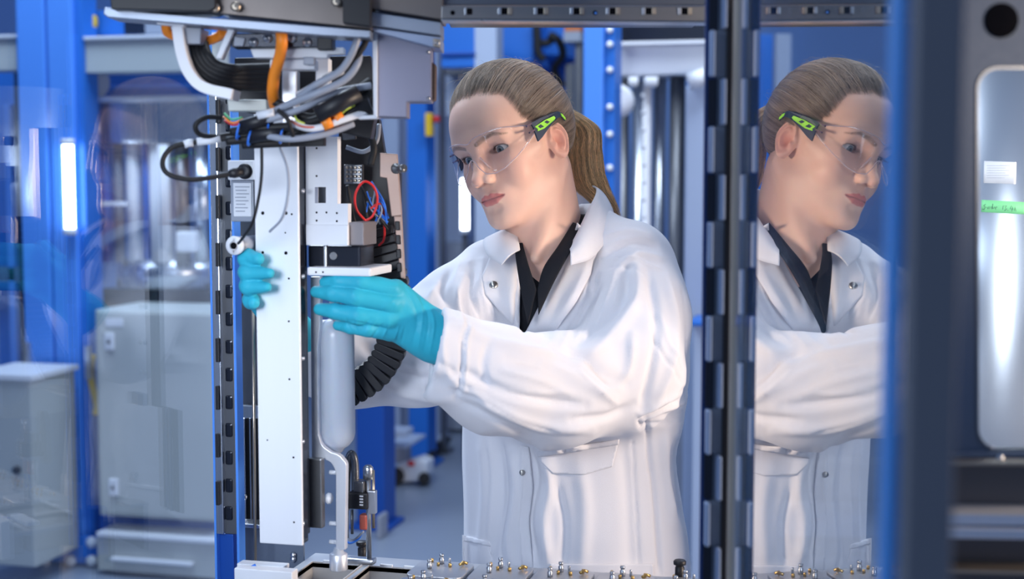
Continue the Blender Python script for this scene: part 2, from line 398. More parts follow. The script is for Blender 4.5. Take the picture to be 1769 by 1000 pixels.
MB().lathe(bot, (0, 0, 1), prof, 48).build('shell', bottle_m, bt)
MB().lathe(on_y(582, 518, BY), (0, 0, 1), [(.011, 0), (.012, .002), (.012, .020), (.010, .022), (0, .022)], 28).build('cap', steel, bt)

# ---------------------------------------------------------------- valve block with rods beside the bracket
VB = 1.80
vb = thing('valve_block', 'black valve with red plug, steel rods and bent pipe beside the bracket', 'valve', on_y(630, 975, VB))
bx('valve_body', 600, 852, 634, 880, VB - .01, .03, black, vb, .002)
bx('valve_top', 610, 832, 628, 852, VB - .005, .02, steel_d, vb, .002)
bx('valve_plate', 634, 848, 648, 888, VB - .005, .01, steel, vb)
for i in range(4):
    bx('label_line', 621, 856 + 5 * i, 627, 858.5 + 5 * i, VB - .0106, .0006, whitep, vb, 0)
bx('red_plug', 620, 889, 634, 916, VB, .014, redplug, vb, .003)
for x0, x1, y0, y1, m_ in ((633, 642, 808, 966, steel), (643, 648, 812, 912, warm_st), (606, 611, 880, 922, steel_d), (598, 603, 880, 930, steel)):
    a_ = on_y((x0 + x1) / 2, y1, VB + .005); b_ = on_y((x0 + x1) / 2, y0, VB + .005); MB().cyl(a_, (a_[0], a_[1], b_[2]), abs(on_y(x1, y0, VB)[0] - on_y(x0, y0, VB)[0]) / 2).build('rod', m_, vb)
q = on_y(636, 812, VB + .005); MB().lathe(q, (0, 0, 1), [(.0070, -.012), (.0072, 0), (.0068, .004), (.0040, .007), (0, .007)], 20).build('rod_cap', steel, vb)
MB().tube(bez([on_y(598, 880, VB + .02), on_y(600, 810, VB + .02), on_y(606, 784, VB + .02), on_y(613, 800, VB + .02), on_y(614, 860, VB + .02)], 8), .0055, 12).build('bent_pipe', steel_d, vb)
MB().tube(bez([on_y(627, 916, VB), on_y(620, 930, VB), on_y(606, 938, VB - .004), on_y(597, 934, VB - .005)], 8), .0015, 8).build('tube', bluewire, vb)
MB().tube(bez([on_y(598, 930, VB), on_y(612, 932, VB), on_y(628, 918, VB - .004)], 8), .0015, 8).build('tube', greyc, vb)
bx('base_arm', 596, 966, 644, 976, VB - .004, .018, steel, vb, .003)

# ---------------------------------------------------------------- left frame: slotted strip, blue flange, cabinet back with screws
YF = 1.80
fr = thing('slotted_frame_rail', 'upright steel rail with a row of black slots left of the column', 'machine frame', on_y(392, 995, YF))
bx('rail', 380, 150, 404, 922, YF + .004, .010, steel_d, fr)
bx('blue_flange', 403.5, 150, 407.5, 1000, YF - .004, .02, blue_l, fr, 0)
bx('hinge_leaf', 366, 150, 380, 922, YF - .004, .010, steel_v, fr)
py = 168
for i in range(16):
    y0 = 252 + (i - 2) * 47.9
    bx('slot_plug', 389, y0, 401, y0 + 24, YF + .0022, .004, gloss_b, fr, .003)
for i in range(9):
    bx('hinge_knuckle', 372, 172 + i * 82.5, 378, 172 + i * 82.5 + 41, YF - .009, .006, black, fr, .001)
bx('lower_post', 379, 922, 404, 1010, YF + .006, .03, blue_d, fr)
bx('door_edge', 363.5, 40, 367, 1010, YF - .004, .012, blue_l, fr, 0)
# inner cabinet back
cb = thing('rear_enclosure', 'dark steel back panel with screws behind the white column', 'panel', on_y(440, 990, YF + .12))
bx('upper_sheet', 404, 160, 450, 722, YF + .12, .004, steel_d, cb)
bx('recess', 404, 722, 470, 905, YF + .14, .004, black, cb)
bx('lower_sheet', 404, 905, 525, 985, YF + .09, .004, char, cb)
bx('ledge', 404, 905, 448, 912, YF + .07, .03, steel, cb)
bx('recess_strip', 418, 722, 424, 905, YF + .13, .006, steel_v, cb); bx('recess_strip', 431, 722, 434, 905, YF + .13, .006, steel, cb)
bx('mid_rail', 404, 700, 446, 722, YF + .09, .01, steel, cb)
for px, py in ((411, 472), (414, 660), (419, 709), (417, 848), (423, 858), (411, 605), (408, 540), (507, 958), (507, 965)):
    q = on_y(px, py, YF + .10 if py < 722 else YF + .085); MB().lathe(q, (0, -1, 0), [(.0042, 0), (.0042, .003), (.0025, .0045), (0, .0045)], 16).build('screw', steel, cb)
MB().cyl(on_y(441, 972, YF + .02), on_y(437, 535, YF + .02), .0022).build('pull_rod', warm_st, cb)
for px, py in ((412, 930), (416, 942), (470, 936)): hole_at(px, py, YF + .09, .0016, cb, 'vent_hole', blue_l)

# connector block and box left of the column
cn = thing('limit_switch_box', 'small silver connector box with grey label left of the column top', 'connector box', on_y(418, 375, 1.72))
bx('housing', 393, 277, 440, 311, 1.70, .03, whitep, cn, .002)
bx('body', 398, 311, 438, 383, 1.71, .025, greyc, cn, .002)
bx('label_plate', 403, 316, 434, 374, 1.7085, .0015, whitep, cn, .001)
for i in range(8): bx('print_line', 406 + (i % 3), 322 + i * 6, 431 - (i * 5 % 9), 323.6 + i * 6, 1.7080, .0005, greyc, cn, 0)
MB().lathe(on_y(424, 296, 1.70), (0, -1, 0), [(.010, 0), (.010, .004), (.006, .006), (0, .006)], 20).build('socket', black, cn)
# grey round fitting just above the hand
ft = thing('pipe_fitting', 'grey round pipe fitting with open end above the far hand', 'fitting', wat(408, 423, 1.80))
a_, b_ = wat(407, 424, 1.775), wat(440, 420, 1.83)
MB().tube([a_, a_ * .5 + b_ * .5, b_], [.0105, .0110, .0105], 24).build('sleeve', greyc, ft)
dv = (b_ - a_) / np.linalg.norm(b_ - a_)
MB().lathe(a_ + dv * .001, -dv, [(.0115, 0), (.0120, .004), (.0105, .0065), (.0060, .0065), (.0055, .002), (0, .002)], 24).build('ring', whitep, ft)
MB().cyl(a_ - dv * .005, a_ - dv * .0062, .0042).build('bore', holes, ft)
# ---------------------------------------------------------------- top gantry, housing and cables
def cprism(name, pts, d0, th, m, parent=None, bevel=.0012):    # outline measured at forward distance d0, extruded straight back
    P = [cat(a, b, d0) for a, b in pts]; mb = MB(); mb.prism([c2w(p) for p in P], c2w(np.array([0, th, 0])))
    return mb.build(name, m, parent, origin=c2w(P[0]) if parent is None else None, bevel=bevel)
gt = thing('gantry_beam', 'grey metal gantry beam running across the top left of the machine', 'gantry', wat(420, 30, 1.62))
gal = mat('gantry_metal', (.30, .34, .42), .36, metal=.6, var=.08, scale=6)
cprism('under_rail', [(180, 12), (240, 20), (640, 52), (640, 66), (560, 62), (186, 30), (178, 24)], 1.60, .05, gal, gt)
cprism('dark_cover', [(186, -40), (372, -40), (372, 14), (360, 20), (192, 16)], 1.58, .06, black, gt)
cprism('steel_cover', [(370, -40), (640, -40), (640, 50), (380, 24)], 1.60, .06, mat('bronzed_sheet', (.20, .17, .155), .35, metal=.5, var=.3, scale=14), gt)
cprism('motor_bracket', [(592, -10), (640, -10), (640, 46), (592, 40)], 1.585, .02, black, gt)
for px, py in ((372, 14), (408, 12), (582, 4), (616, 8)):
    q = wat(px, py, 1.592); MB().lathe(q, c2w(np.array([0, -1, 0])), [(.0055, 0), (.0055, .004), (.003, .005), (0, .005)], 16).build('bolt', warm_st, gt)
hb = thing('sensor_housing', 'silver violet sheet metal housing hanging at the gantry end', 'housing', wat(700, 200, 1.66))
cprism('side_plate', [(652, 52), (745, 82), (745, 176), (703, 176), (703, 203), (652, 202)], 1.645, .05, mat('violet_grey_sheet', (.23, .23, .31), .42, metal=.35, var=.06, scale=5), hb)
cprism('front_edge', [(643, 50), (652, 54), (652, 203), (645, 200)], 1.640, .05, whitep, hb)
cprism('top_rail', [(640, 20), (762, 38), (762, 62), (640, 44)], 1.62, .07, gal, hb); cprism('top_rail_lower', [(640, 46), (762, 64), (762, 84), (748, 82), (645, 55)], 1.625, .07, mat('bluish_sheet', (.32, .38, .52), .35, metal=.5), hb)
cprism('top_cap', [(640, -40), (765, -40), (765, 34), (640, 14)], 1.615, .08, mat('bronzed_cap', (.20, .17, .155), .35, metal=.5), hb)
cprism('end_clip', [(748, 66), (761, 68), (761, 83), (748, 80)], 1.62, .01, warm_st, hb)
cprism('cable_duct', [(743, 105), (753, 112), (752, 172), (743, 176)], 1.66, .03, mat('brown_duct', (.10, .07, .06), .6), hb)
cprism('lower_flange', [(618, 200), (652, 198), (652, 205), (618, 206)], 1.65, .02, whitep, hb)
for px, py in ((751, 74), (757, 75), (740, 90), (740, 170)):
    MB().lathe(wat(px, py, 1.62 if px > 745 else 1.645), c2w(np.array([0, -1, 0])), [(.0022, 0), (.0022, .002), (0, .003)], 12).build('screw', steel, hb)
# connector rail with four bolts
cr = thing('bolted_bar', 'black cross bar with four silver bolts under the gantry', 'bar', wat(490, 70, 1.63))
cprism('bar', [(400, 58), (572, 56), (572, 82), (400, 82)], 1.64, .03, gloss_b, cr)
cprism('end_block', [(548, 54), (574, 54), (574, 86), (548, 86)], 1.635, .03, black, cr)
cprism('mount_plate', [(432, 84), (594, 82), (594, 93), (566, 94), (566, 100), (438, 100)], 1.65, .02, whitep, cr)
cprism('mount_foot', [(466, 102), (544, 102), (544, 120), (466, 120)], 1.66, .03, whitep, cr)
cprism('mount_clip', [(524, 98), (543, 98), (543, 112), (524, 112)], 1.645, .01, greyc, cr)
cprism('side_wedge', [(396, 44), (406, 50), (382, 102), (372, 100)], 1.63, .02, whitep, cr)
for px, py in ((438, 73), (463, 66), (505, 66), (531, 73)):
    q = wat(px, py, 1.64); MB().lathe(q, c2w(np.array([0, -1, 0])), [(.0052, 0), (.0052, .003), (.0046, .004), (.0028, .004), (.0024, .001), (0, .001)], 20).build('bolt', steel, cr)
cprism('gusset', [(404, 62), (424, 66), (420, 80), (404, 80)], 1.636, .004, greyc, cr)
# column head behind the cables
hd = thing('column_head', 'pale aluminium mounting posts rising above the white column', 'mount', wat(500, 180, 1.73))
cprism('post', [(487, 122), (512, 122), (512, 240), (487, 240)], 1.74, .03, alu, hd)
cprism('post', [(545, 100), (568, 100), (568, 180), (545, 180)], 1.74, .03, alu_w, hd)
cprism('dark_block', [(405, 100), (640, 96), (652, 180), (640, 240), (405, 190)], 1.80, .04, black, hd)
cprism('terminal_cover', [(392, 172), (460, 172), (462, 192), (394, 192)], 1.69, .03, mat('frosted_cover', (.45, .48, .45), .35), hd)
cprism('cable_clamp', [(455, 238), (560, 234), (560, 252), (455, 254)], 1.72, .02, black, hd)
# white curved cable guide and the black hose bundle inside
cg = thing('cable_guide', 'white curved cable guide hanging under the gantry at left', 'cable guide', wat(305, 40, 1.60))
cv = [(305, 44), (312, 90), (325, 125), (350, 150), (400, 163)]
Pv = bez([cat(a, b, 1.62) for a, b in cv], 10); mb = MB()
for k in (-1, 1):
    pass
Vs = []; 
for i, p in enumerate(Pv):
    t = Pv[min(i + 1, len(Pv) - 1)] - Pv[max(i - 1, 0)]; t /= np.linalg.norm(t); nn = np.array([-t[2], 0, t[0]]); w_ = .0062
    Vs += [p - nn * w_, p + nn * w_, p + nn * w_ + [0, .05, 0], p - nn * w_ + [0, .05, 0]]
n_ = len(Pv); Fs = [(4 * i + j, 4 * i + (j + 1) % 4, 4 * (i + 1) + (j + 1) % 4, 4 * (i + 1) + j) for i in range(n_ - 1) for j in range(4)] + [(3, 2, 1, 0), (4 * n_ - 4, 4 * n_ - 3, 4 * n_ - 2, 4 * n_ - 1)]
mb._add([c2w(v) for v in Vs], Fs); mb.build('curved_strip', whitep, cg, bevel=.001)
cprism('mount_tab', [(270, 36), (318, 38), (318, 46), (270, 42)], 1.615, .05, whitep, cg)
cprism('grey_clamp', [(312, 46), (348, 48), (346, 76), (314, 76)], 1.63, .04, greyc, cg)
for k in range(5):
    o = 7.5 * k; cable('black_hose', [(322 + o, 74, 1.645 + .004 * k), (330 + o, 100 - k, 1.645), (345 + o, 124 - 3 * k, 1.645), (372 + o, 142 - 6 * k, 1.65), (420, 150 - 8 * k, 1.67), (478, 152 - 9 * k, 1.70)], .0052, black_s, 'black hose bent in the white curved guide, ' + ['outermost', 'second from outside', 'middle', 'second from inside', 'innermost'][k] + ' of five', group='black hoses in the curved guide', cat_='hose')
cable('orange_cable', [(484, 44, 1.625), (487, 70, 1.62), (484, 95, 1.63), (474, 130, 1.64), (471, 160, 1.65), (474, 182, 1.67)], .0066, orange, 'thick orange cable hanging vertically over the bolted bar')
cable('orange_cable', [(286, 40, 1.63), (292, 58, 1.64), (330, 70, 1.66), (352, 72, 1.665), (376, 64, 1.66), (386, 54, 1.65)], .0055, orange, 'orange cable passing behind the white curved guide')
cable('grey_cable', [(617, 40, 1.63), (615, 75, 1.62), (590, 120, 1.62), (548, 145, 1.62), (515, 168, 1.63)], .0042, greyc, 'grey cable sweeping left below the gantry motor')
cable('grey_cable', [(620, 85, 1.64), (617, 110, 1.63), (595, 138, 1.625), (550, 160, 1.62), (500, 180, 1.63), (460, 200, 1.64)], .0045, greyc, 'grey cable crossing the bundle above the stepped plate')
cable('black_cable', [(636, 50, 1.64), (628, 80, 1.63), (600, 112, 1.63), (560, 136, 1.635)], .0036, black_s, 'black cable beside the white corrugated edge of the housing')
cable('white_conduit', [(516, 165, 1.64), (545, 148, 1.63), (572, 132, 1.63), (590, 122, 1.64)], .0046, whitep, 'white sleeve on the cables above the stepped plate')
loopA = [(416, 296, 1.665), (380, 304, 1.655), (330, 310, 1.645), (290, 300, 1.64), (281, 278, 1.645), (298, 255, 1.65), (335, 246, 1.655), (385, 240, 1.66), (440, 236, 1.665), (480, 232, 1.67)]
lp = thing('loop_cable', 'large black cable loop with white sleeves left of the connector box', 'cable', wat(*loopA[0]))
mb = MB(); mb.tube(bez([wat(*p) for p in loopA], 12), .0030, 10); mb.build('jacket', black_s, lp)
for seg_ in ([(340, 245, 1.655), (362, 243, 1.658), (381, 240, 1.66)], [(318, 250, 1.652), (326, 247, 1.654), (334, 246.5, 1.655)]):
    mb = MB(); mb.tube([wat(*p) for p in seg_], .0044, 12); mb.build('white_sleeve', whitep, lp)
mb = MB(); mb.tube([wat(395, 301, 1.66), wat(404, 299, 1.662), wat(420, 296, 1.666)], [.0040, .0062, .0055], 14); mb.build('connector', black, lp)
cable('black_cable', [(382, 203, 1.66), (356, 203, 1.65), (338, 216, 1.645), (345, 232, 1.65), (375, 236, 1.66), (400, 232, 1.67)], .0030, black_s, 'small black cable loop above the large loop')
cable('thin_black_cable', [(452, 255, 1.665), (452, 300, 1.66), (447, 340, 1.66), (436, 385, 1.67), (420, 410, 1.70), (412, 420, 1.74)], .0018, black_s, 'thin black cable hanging over the white column\'s left edge')
cable('thin_grey_cable', [(484, 255, 1.665), (496, 290, 1.655), (498, 330, 1.655), (488, 375, 1.66), (466, 400, 1.68)], .0016, greyc, 'thin grey cable arcing over the white column')
for i, (p, m_, lb) in enumerate([
    ([(400, 228, 1.65), (450, 222, 1.64), (520, 215, 1.64), (590, 190, 1.65), (640, 160, 1.67)], black_s, 'black cable running through the bundle, topmost of the thick ones'),
    ([(392, 244, 1.655), (450, 238, 1.65), (520, 226, 1.65), (580, 205, 1.655), (640, 180, 1.67)], black_s, 'black cable running under the white sleeve of the bundle'),
    ([(430, 214, 1.64), (470, 205, 1.63), (520, 188, 1.63), (580, 160, 1.64), (640, 148, 1.66)], greyc, 'grey cable on the front of the bundle'),
    ([(450, 232, 1.64), (500, 240, 1.63), (560, 232, 1.64), (610, 214, 1.66)], greyc, 'grey cable sagging along the lowest edge of the bundle'),
    ([(500, 212, 1.63), (540, 222, 1.63), (590, 208, 1.64), (640, 190, 1.66)], whitep, 'white cable leading to the orange sleeves'),
    ([(470, 172, 1.66), (520, 200, 1.65), (560, 196, 1.65), (640, 140, 1.67)], black_s, 'black cable crossing behind the orange cable'),
    ([(420, 250, 1.66), (460, 248, 1.655), (500, 246, 1.66)], black_s, 'short black cable under the bundle'),
    ([(480, 190, 1.62), (496, 205, 1.615), (503, 225, 1.62), (506, 236, 1.63)], black_s, 'thin black cable falling across the bundle')]):
    cable('bundle_cable', p, .0026 if 'thin' in lb else .0052 if m_ is black_s else .0040, m_, lb)
for (p, r, m_, lb) in (([(556, 215, 1.635), (572, 208, 1.637)], .0082, orange, 'orange sleeve on the white bundle cable, left one'), ([(576, 207, 1.64), (588, 200, 1.645)], .0082, orange, 'orange sleeve on the white bundle cable, right one'),
                       ([(418, 218, 1.64), (440, 212, 1.636), (468, 203, 1.634)], .0075, black, 'black plug in the left part of the bundle'), ([(430, 236, 1.64), (468, 230, 1.64), (490, 229, 1.64)], .0080, black, 'black plug in the bundle above the white column'),
                       ([(548, 200, 1.63), (585, 178, 1.635), (620, 160, 1.64)], .0100, black, 'thick black connector below the gantry motor'), ([(560, 222, 1.66), (600, 196, 1.66), (640, 180, 1.66)], .0110, black, 'thick black corrugated sleeve right of the orange sleeves'),
                       ([(446, 200, 1.63), (474, 194, 1.628)], .0050, whitep, 'pale sleeve left of the orange cable\'s end')):
    mb = MB(); mb.tube([wat(*q) for q in p], r, 14); tag(mb.build('cable_sleeve', m_, origin=wat(*p[0])), lb, 'connector')
for (px, py, rr) in ((413, 226, .0095), (432, 238, .0085), (467, 210, .0090), (487, 234, .0085)):
    mb = MB(); c = wat(px, py, 1.64)
    mb.tube([c + c2w(np.array([rr * .25 * math.sin(a), rr * math.cos(a), rr * math.sin(a)])) for a in np.linspace(0, 2 * math.pi, 17)], .0013, 6)
    tag(mb.build('cable_tie', bluewire, origin=c), 'blue cable tie round the black plugs, ' + {413: 'leftmost', 432: 'second from left', 467: 'topmost', 487: 'rightmost'}[px] + ' of four', 'cable tie', 'blue ties on the cable bundle')
for (p, m_) in (([(388, 196, 1.67), (400, 206, 1.66), (418, 203, 1.65)], mat('green_wire', (.1, .5, .2), .4)), ([(386, 202, 1.67), (402, 212, 1.655), (420, 206, 1.65)], orange), ([(388, 208, 1.67), (404, 216, 1.655), (422, 209, 1.65)], red), ([(508, 190, 1.64), (512, 206, 1.63), (526, 214, 1.63)], mat('yellow_green_wire', (.6, .7, .1), .4)), ([(590, 196, 1.64), (600, 188, 1.64), (612, 182, 1.65)], mat('lime_wire', (.55, .7, .1), .4)), ([(498, 206, 1.63), (520, 218, 1.62), (548, 220, 1.63)], redplug)):
    cable('thin_wire', p, .0012, m_, 'thin ' + m_.name.replace('_', ' ').replace('cable', 'wire') + ' in the cable bundle at ' + ('the right' if p[0][0] > 550 else 'the middle' if p[0][0] > 450 else 'the left end'), group='thin coloured wires in the bundle', cat_='wire')

# ---------------------------------------------------------------- electronics behind the carriage, drag chain
el = thing('drive_unit', 'black drive unit with terminal block and pinkish bracket right of the carriage plate', 'drive unit', wat(650, 400, 1.86))
cprism('backplate', [(585, 208), (655, 205), (664, 262), (692, 300), (690, 420), (600, 470), (585, 460)], 1.93, .03, black, el)
cprism('bracket', [(656, 264), (686, 266), (694, 372), (676, 374), (668, 308), (656, 306)], 1.86, .012, copper, el)
cprism('bracket_strip', [(680, 372), (694, 372), (700, 482), (692, 480)], 1.875, .010, copper, el)
for k in range(4): cprism('strip_slot', [(682 + k, 382 + 24 * k), (690 + k, 382 + 24 * k), (691 + k, 398 + 24 * k), (683 + k, 398 + 24 * k)], 1.872, .004, black, el)
MB().lathe(wat(683, 291, 1.86), c2w(np.array([.6, -.8, 0])), [(.007, 0), (.007, .004), (.004, .005), (.004, .016), (.0055, .017), (.0055, .020), (0, .020)], 18).build('knurled_screw', steel_d, el)
cprism('terminal_base', [(594, 284), (626, 284), (626, 318), (594, 318)], 1.88, .02, steel_d, el)
for i in range(4):
    for j in range(4): cprism('terminal', [(597 + 7 * i, 287 + 7.5 * j), (602 + 7 * i, 287 + 7.5 * j), (602 + 7 * i, 292 + 7.5 * j), (597 + 7 * i, 292 + 7.5 * j)], 1.876, .006, warm_st, el)
cprism('lower_bracket', [(601, 384), (632, 400), (632, 424), (601, 424)], 1.86, .02, copper, el)
cprism('dark_module', [(590, 225), (612, 222), (614, 240), (592, 242)], 1.88, .02, steel_d, el)
cable('red_wire', [(632, 382, 1.85), (616, 362, 1.845), (614, 335, 1.84), (628, 314, 1.84), (645, 322, 1.845), (652, 345, 1.85), (644, 372, 1.85), (630, 382, 1.85)], .0016, red, 'red wire loop in front of the black drive unit', cat_='wire')
cable('red_wire', [(640, 360, 1.86), (655, 352, 1.86), (662, 365, 1.87), (664, 410, 1.88), (655, 424, 1.89)], .0016, red, 'red wire running down right of the red loop', cat_='wire')
rr_ = np.random.default_rng(4)
for k in range(14):
    x0, y0 = rr_.uniform(618, 650), rr_.uniform(312, 350); x1, y1 = rr_.uniform(625, 672), rr_.uniform(375, 400)
    cable('tangled_wire', [(x0, y0, 1.87), ((x0 + x1) / 2 + rr_.uniform(-14, 14), (y0 + y1) / 2, 1.86), (x1, y1, 1.87)], .0013, [bluewire, black_s, greyc, bluewire, black_s][k % 5], 'tangled thin ' + ['blue', 'black', 'grey', 'blue', 'black'][k % 5] + ' wire inside the red wire loop', group='tangled ' + ['blue', 'black', 'grey', 'blue', 'black'][k % 5] + ' wires at the drive unit', cat_='wire', seg=6, n=6)
cable('black_cable', [(655, 215, 1.88), (650, 245, 1.87), (628, 262, 1.87), (598, 254, 1.87)], .0030, greyc, 'dark grey cable arcing over the terminal block')
cable('black_cable', [(636, 225, 1.87), (646, 255, 1.86), (640, 285, 1.86)], .0045, black_s, 'black cable dropping to the terminal block')
cable('black_cable', [(600, 320, 1.85), (612, 380, 1.86), (630, 410, 1.87), (628, 440, 1.88)], .0022, black_s, 'black cable looping under the red wire')
# drag chain: countable links along an arc
dc = thing('drag_chain', 'black plastic drag chain curving down behind the gloved hand', 'drag chain', wat(640, 660, 1.97))
cv = bez([cat(*p) for p in ((650, 395, 1.90), (662, 440, 1.90), (676, 490, 1.90), (684, 545, 1.905), (676, 600, 1.91), (650, 645, 1.92), (612, 672, 1.925), (570, 690, 1.93))], 24); L_ = [0]
for i in range(1, len(cv)): L_.append(L_[-1] + np.linalg.norm(cv[i] - cv[i - 1]))
nl = 24
for k in range(nl):
    s0 = L_[-1] * (k + .04) / nl; s1 = L_[-1] * (k + .98) / nl; g = lambda s: np.array([np.interp(s, L_, [c[j] for c in cv]) for j in range(3)])
    a_, b_ = g(s0), g(s1); t = (b_ - a_) / np.linalg.norm(b_ - a_); n0 = np.array([-t[2], 0, t[0]]); h_ = .0205
    P = [a_ - n0 * h_, a_ + n0 * h_, (a_ + b_) / 2 + n0 * (h_ + .0015), b_ + n0 * h_, b_ - n0 * h_, (a_ + b_) / 2 - n0 * (h_ + .003)]
    MB().prism([c2w(p) for p in P], c2w(np.array([0, .035, 0]))).build('chain_link', black, dc, bevel=.0015)
# ================================================================ setting
def struct(name, mb, m):
    o = mb.build(name, m, origin=(0, 0, 0)); o['kind'] = 'structure'; return o
struct('floor', MB().box((-7, -2.5, -.05), (7, 9.6, 0)), floor_m)
struct('wall_back', MB().box((-7, 9.6, 0), (7, 9.75, 4.6)), wall_m)
struct('wall_left', MB().box((-7.15, -2.5, 0), (-7, 9.75, 4.6)), wall_m)
struct('wall_right', MB().box((7, -2.5, 0), (7.15, 9.75, 4.6)), wall_m)
def Yg(px, py): return float(on_z(px, py, 0)[1])
# --- things standing far behind, measured on planes y = const; post feet reach the floor
def post(name, x0, x1, ytop, Y, dep, m, label, cat_='post', group=None, ybot=None, split=None, bolts=(), ymeas=500, feet=True):
    lo = on_y(x0, ymeas, Y); hi = on_y(x1, ymeas, Y); zt = on_y((x0 + x1) / 2, ytop, Y)[2]; zb = 0 if ybot is None else on_y((x0 + x1) / 2, ybot, Y)[2]
    t = thing(name, label, cat_, ((lo[0] + hi[0]) / 2, Y, zb), group)
    MB().box((lo[0], Y, zb + (.02 if ybot is None else 0)), (hi[0], Y + dep, zt), .008).build('shaft', m, t)
    if ybot is None and feet: MB().box((lo[0] - .03, Y - .03, 0), (hi[0] + .03, Y + dep + .03, .02), .003).build('foot_plate', m, t)
    for (px, py) in bolts: MB().lathe(on_y(px, py, Y), (0, -1, 0), [(.018, 0), (.018, .012), (.009, .018), (0, .018)], 14).build('bolt', steel, t)
    return t
YL = 4.92
t = post('blue_post', 40, 88, -120, YL, .14, blue_l, 'light blue steel post, left one of the joined pair behind the left glass', feet=False)
t2 = post('blue_post', 92, 134, -120, YL + .005, .14, blue_l, 'light blue steel post, right one of the joined pair behind the left glass', feet=False)
lo, hi = pbox(134, -120, 151, 960, YL + .03, .12); MB().box((lo[0], YL + .03, .02), (hi[0], YL + .14, hi[2]), .004).build('shaded_side', blue, t2)  # shaded side of the post, its shade put in as darker blue
fp = thing('foot_bracket', 'blue bolted bracket joining the feet of the left pair of posts', 'bracket', on_y(115, 985, YL - .05))
bx('bracket_plate', 62, 926, 166, 972, YL - .04, .03, blue, fp, .004)
for px in (80, 124, 160):
    for py in (936, 968): MB().lathe(on_y(px, py, YL - .04), (0, -1, 0), [(.022, 0), (.022, .014), (.010, .02), (0, .02)], 14).build('bolt', whitep, fp)
def beam(name, rects, label, cat_, m=None, group=None):
    x0, y0, x1, y1, Y, dep, mm = rects[0][1:8]
    t = thing(name, label, cat_, on_y((x0 + x1) / 2, y1, Y), group)
    for rc in rects: bx(rc[0], *rc[1:6], rc[6], rc[7], t, rc[8] if len(rc) > 8 else .004)
    return t
beam('cross_beam', [('beam', 146, 66, 372, 124, YL + .05, .12, grey_p), ('top_flange', 143, 60, 372, 66, YL + .03, .15, whitep)], 'grey cross beam from the posts to the left door edge', 'beam')
beam('cross_beam', [('beam', -40, 66, 28, 122, YL + .05, .12, grey_p), ('top_flange', -40, 60, 32, 66, YL + .03, .15, whitep)], 'short grey cross beam at the far left of the posts', 'beam')
beam('upper_panel', [('panel', 151, 15, 372, 59, YL + .16, .05, blue), ('panel', 214, 26, 300, 58, YL + .14, .02, gloss_b), ('dark_cylinder', 250, 34, 290, 58, YL + .12, .02, greyc)], 'blue panel with dark instruments above the grey cross beam', 'panel')
q = on_y(150, 38, YL + .14); MB().lathe(q, (0, -1, 0), [(.05, 0), (.05, .03), (.03, .04), (.02, .02), (0, .02)], 24).build('handwheel', yellow, origin=q); tag(bpy.data.objects['handwheel'], 'yellow round handwheel beside the top of the left posts', 'handwheel')
beam('blue_beam', [('beam', 150, 124, 372, 172, YL + .3, .2, blue), ('rail', 176, 146, 366, 152, YL + .28, .02, blue_l)], 'blue beam just under the grey cross beam', 'beam')
MB().cyl(on_y(158, 142, YL + .135), on_y(158, 142, YL + .165), .07).build('grey_disc', greyc, origin=on_y(150, 140, YL + .2)); tag(bpy.data.objects['grey_disc'], 'grey round disc beside the blue beam', 'disc')
# press with cylinder
pr = thing('test_press', 'silver test press with upright cylinders behind the left glass', 'machine', (on_y(260, 500, YL + .2)[0], YL + .2, on_y(260, 535, YL + .2)[2]))
bx('crosshead', 153, 172, 372, 248, YL + .18, .25, steel_v, pr, .01)
bx('upper_ring', 160, 165, 345, 175, YL + .14, .3, alu, pr, .01)
for (x0, x1, m_) in ((152, 168, steel_v), (176, 196, blue), (200, 216, greyc), (222, 246, alu_w), (250, 262, blue), (262, 300, alu_w), (304, 330, steel_d), (336, 366, steel_v)):
    a_ = on_y((x0 + x1) / 2, 452, YL + .25); b_ = on_y((x0 + x1) / 2, 248, YL + .25); r_ = (on_y(x1, 350, YL)[0] - on_y(x0, 350, YL)[0]) / 2
    MB().tube([a_, (a_[0], a_[1], b_[2])], r_, 24).build('upright', m_, pr)
a_ = on_y(285, 430, YL + .12); b_ = on_y(285, 250, YL + .12); MB().tube([a_, (a_[0], a_[1], b_[2])], .022, 20).build('glass_cylinder', whitep, pr)
a_ = on_y(262, 498, YL + .25); b_ = on_y(262, 448, YL + .25); a_[1] += .20; MB().tube([a_, (a_[0], a_[1], b_[2])], .235, 48).build('base_ring', steel_v, pr)
bx('cross_arm', 150, 348, 218, 356, YL + .16, .04, whitep, pr)
bx('lower_void', 178, 500, 372, 540, YL + .35, .3, gloss_b, pr)
bx('pale_block', 303, 400, 336, 436, YL + .14, .05, whitep, pr, .01)
# switch cabinet behind the glass
cbn = thing('switch_cabinet', 'large pale grey switch cabinet with two locks behind the left glass', 'cabinet', on_y(268, 897, YL - .1))
lo, hi = pbox(168, 537, 372, 896, YL - .1, .35); MB().box(lo, hi, .008).build('body', grey_p, cbn)
lo, hi = pbox(172, 541, 371, 892, YL - .115, .014); MB().box(lo, hi, .006).build('door', grey_p, cbn)
for px, py in ((188, 590), (195, 842)):
    bx('lock', px - 8, py - 15, px + 8, py + 15, YL - .125, .012, whitep, cbn, .006); MB().cyl(on_y(px, py, YL - .127), on_y(px, py, YL - .12), .008).build('lock_core', holes, cbn)
bx('name_plate', 182, 550, 212, 564, YL - .118, .004, whitep, cbn)
beam('cabinet_support', [('beam', 168, 934, 375, 992, YL - .12, .3, grey_p), ('top_strip', 166, 926, 375, 934, YL - .14, .32, whitep), ('lower_lip', 190, 968, 330, 974, YL - .15, .03, whitep)], 'pale grey base beam below the switch cabinet', 'beam')
beam('dark_plinth', [('plinth', 172, 896, 372, 930, YL + .0, .25, blue_d)], 'dark blue recess between switch cabinet and base beam', 'plinth')
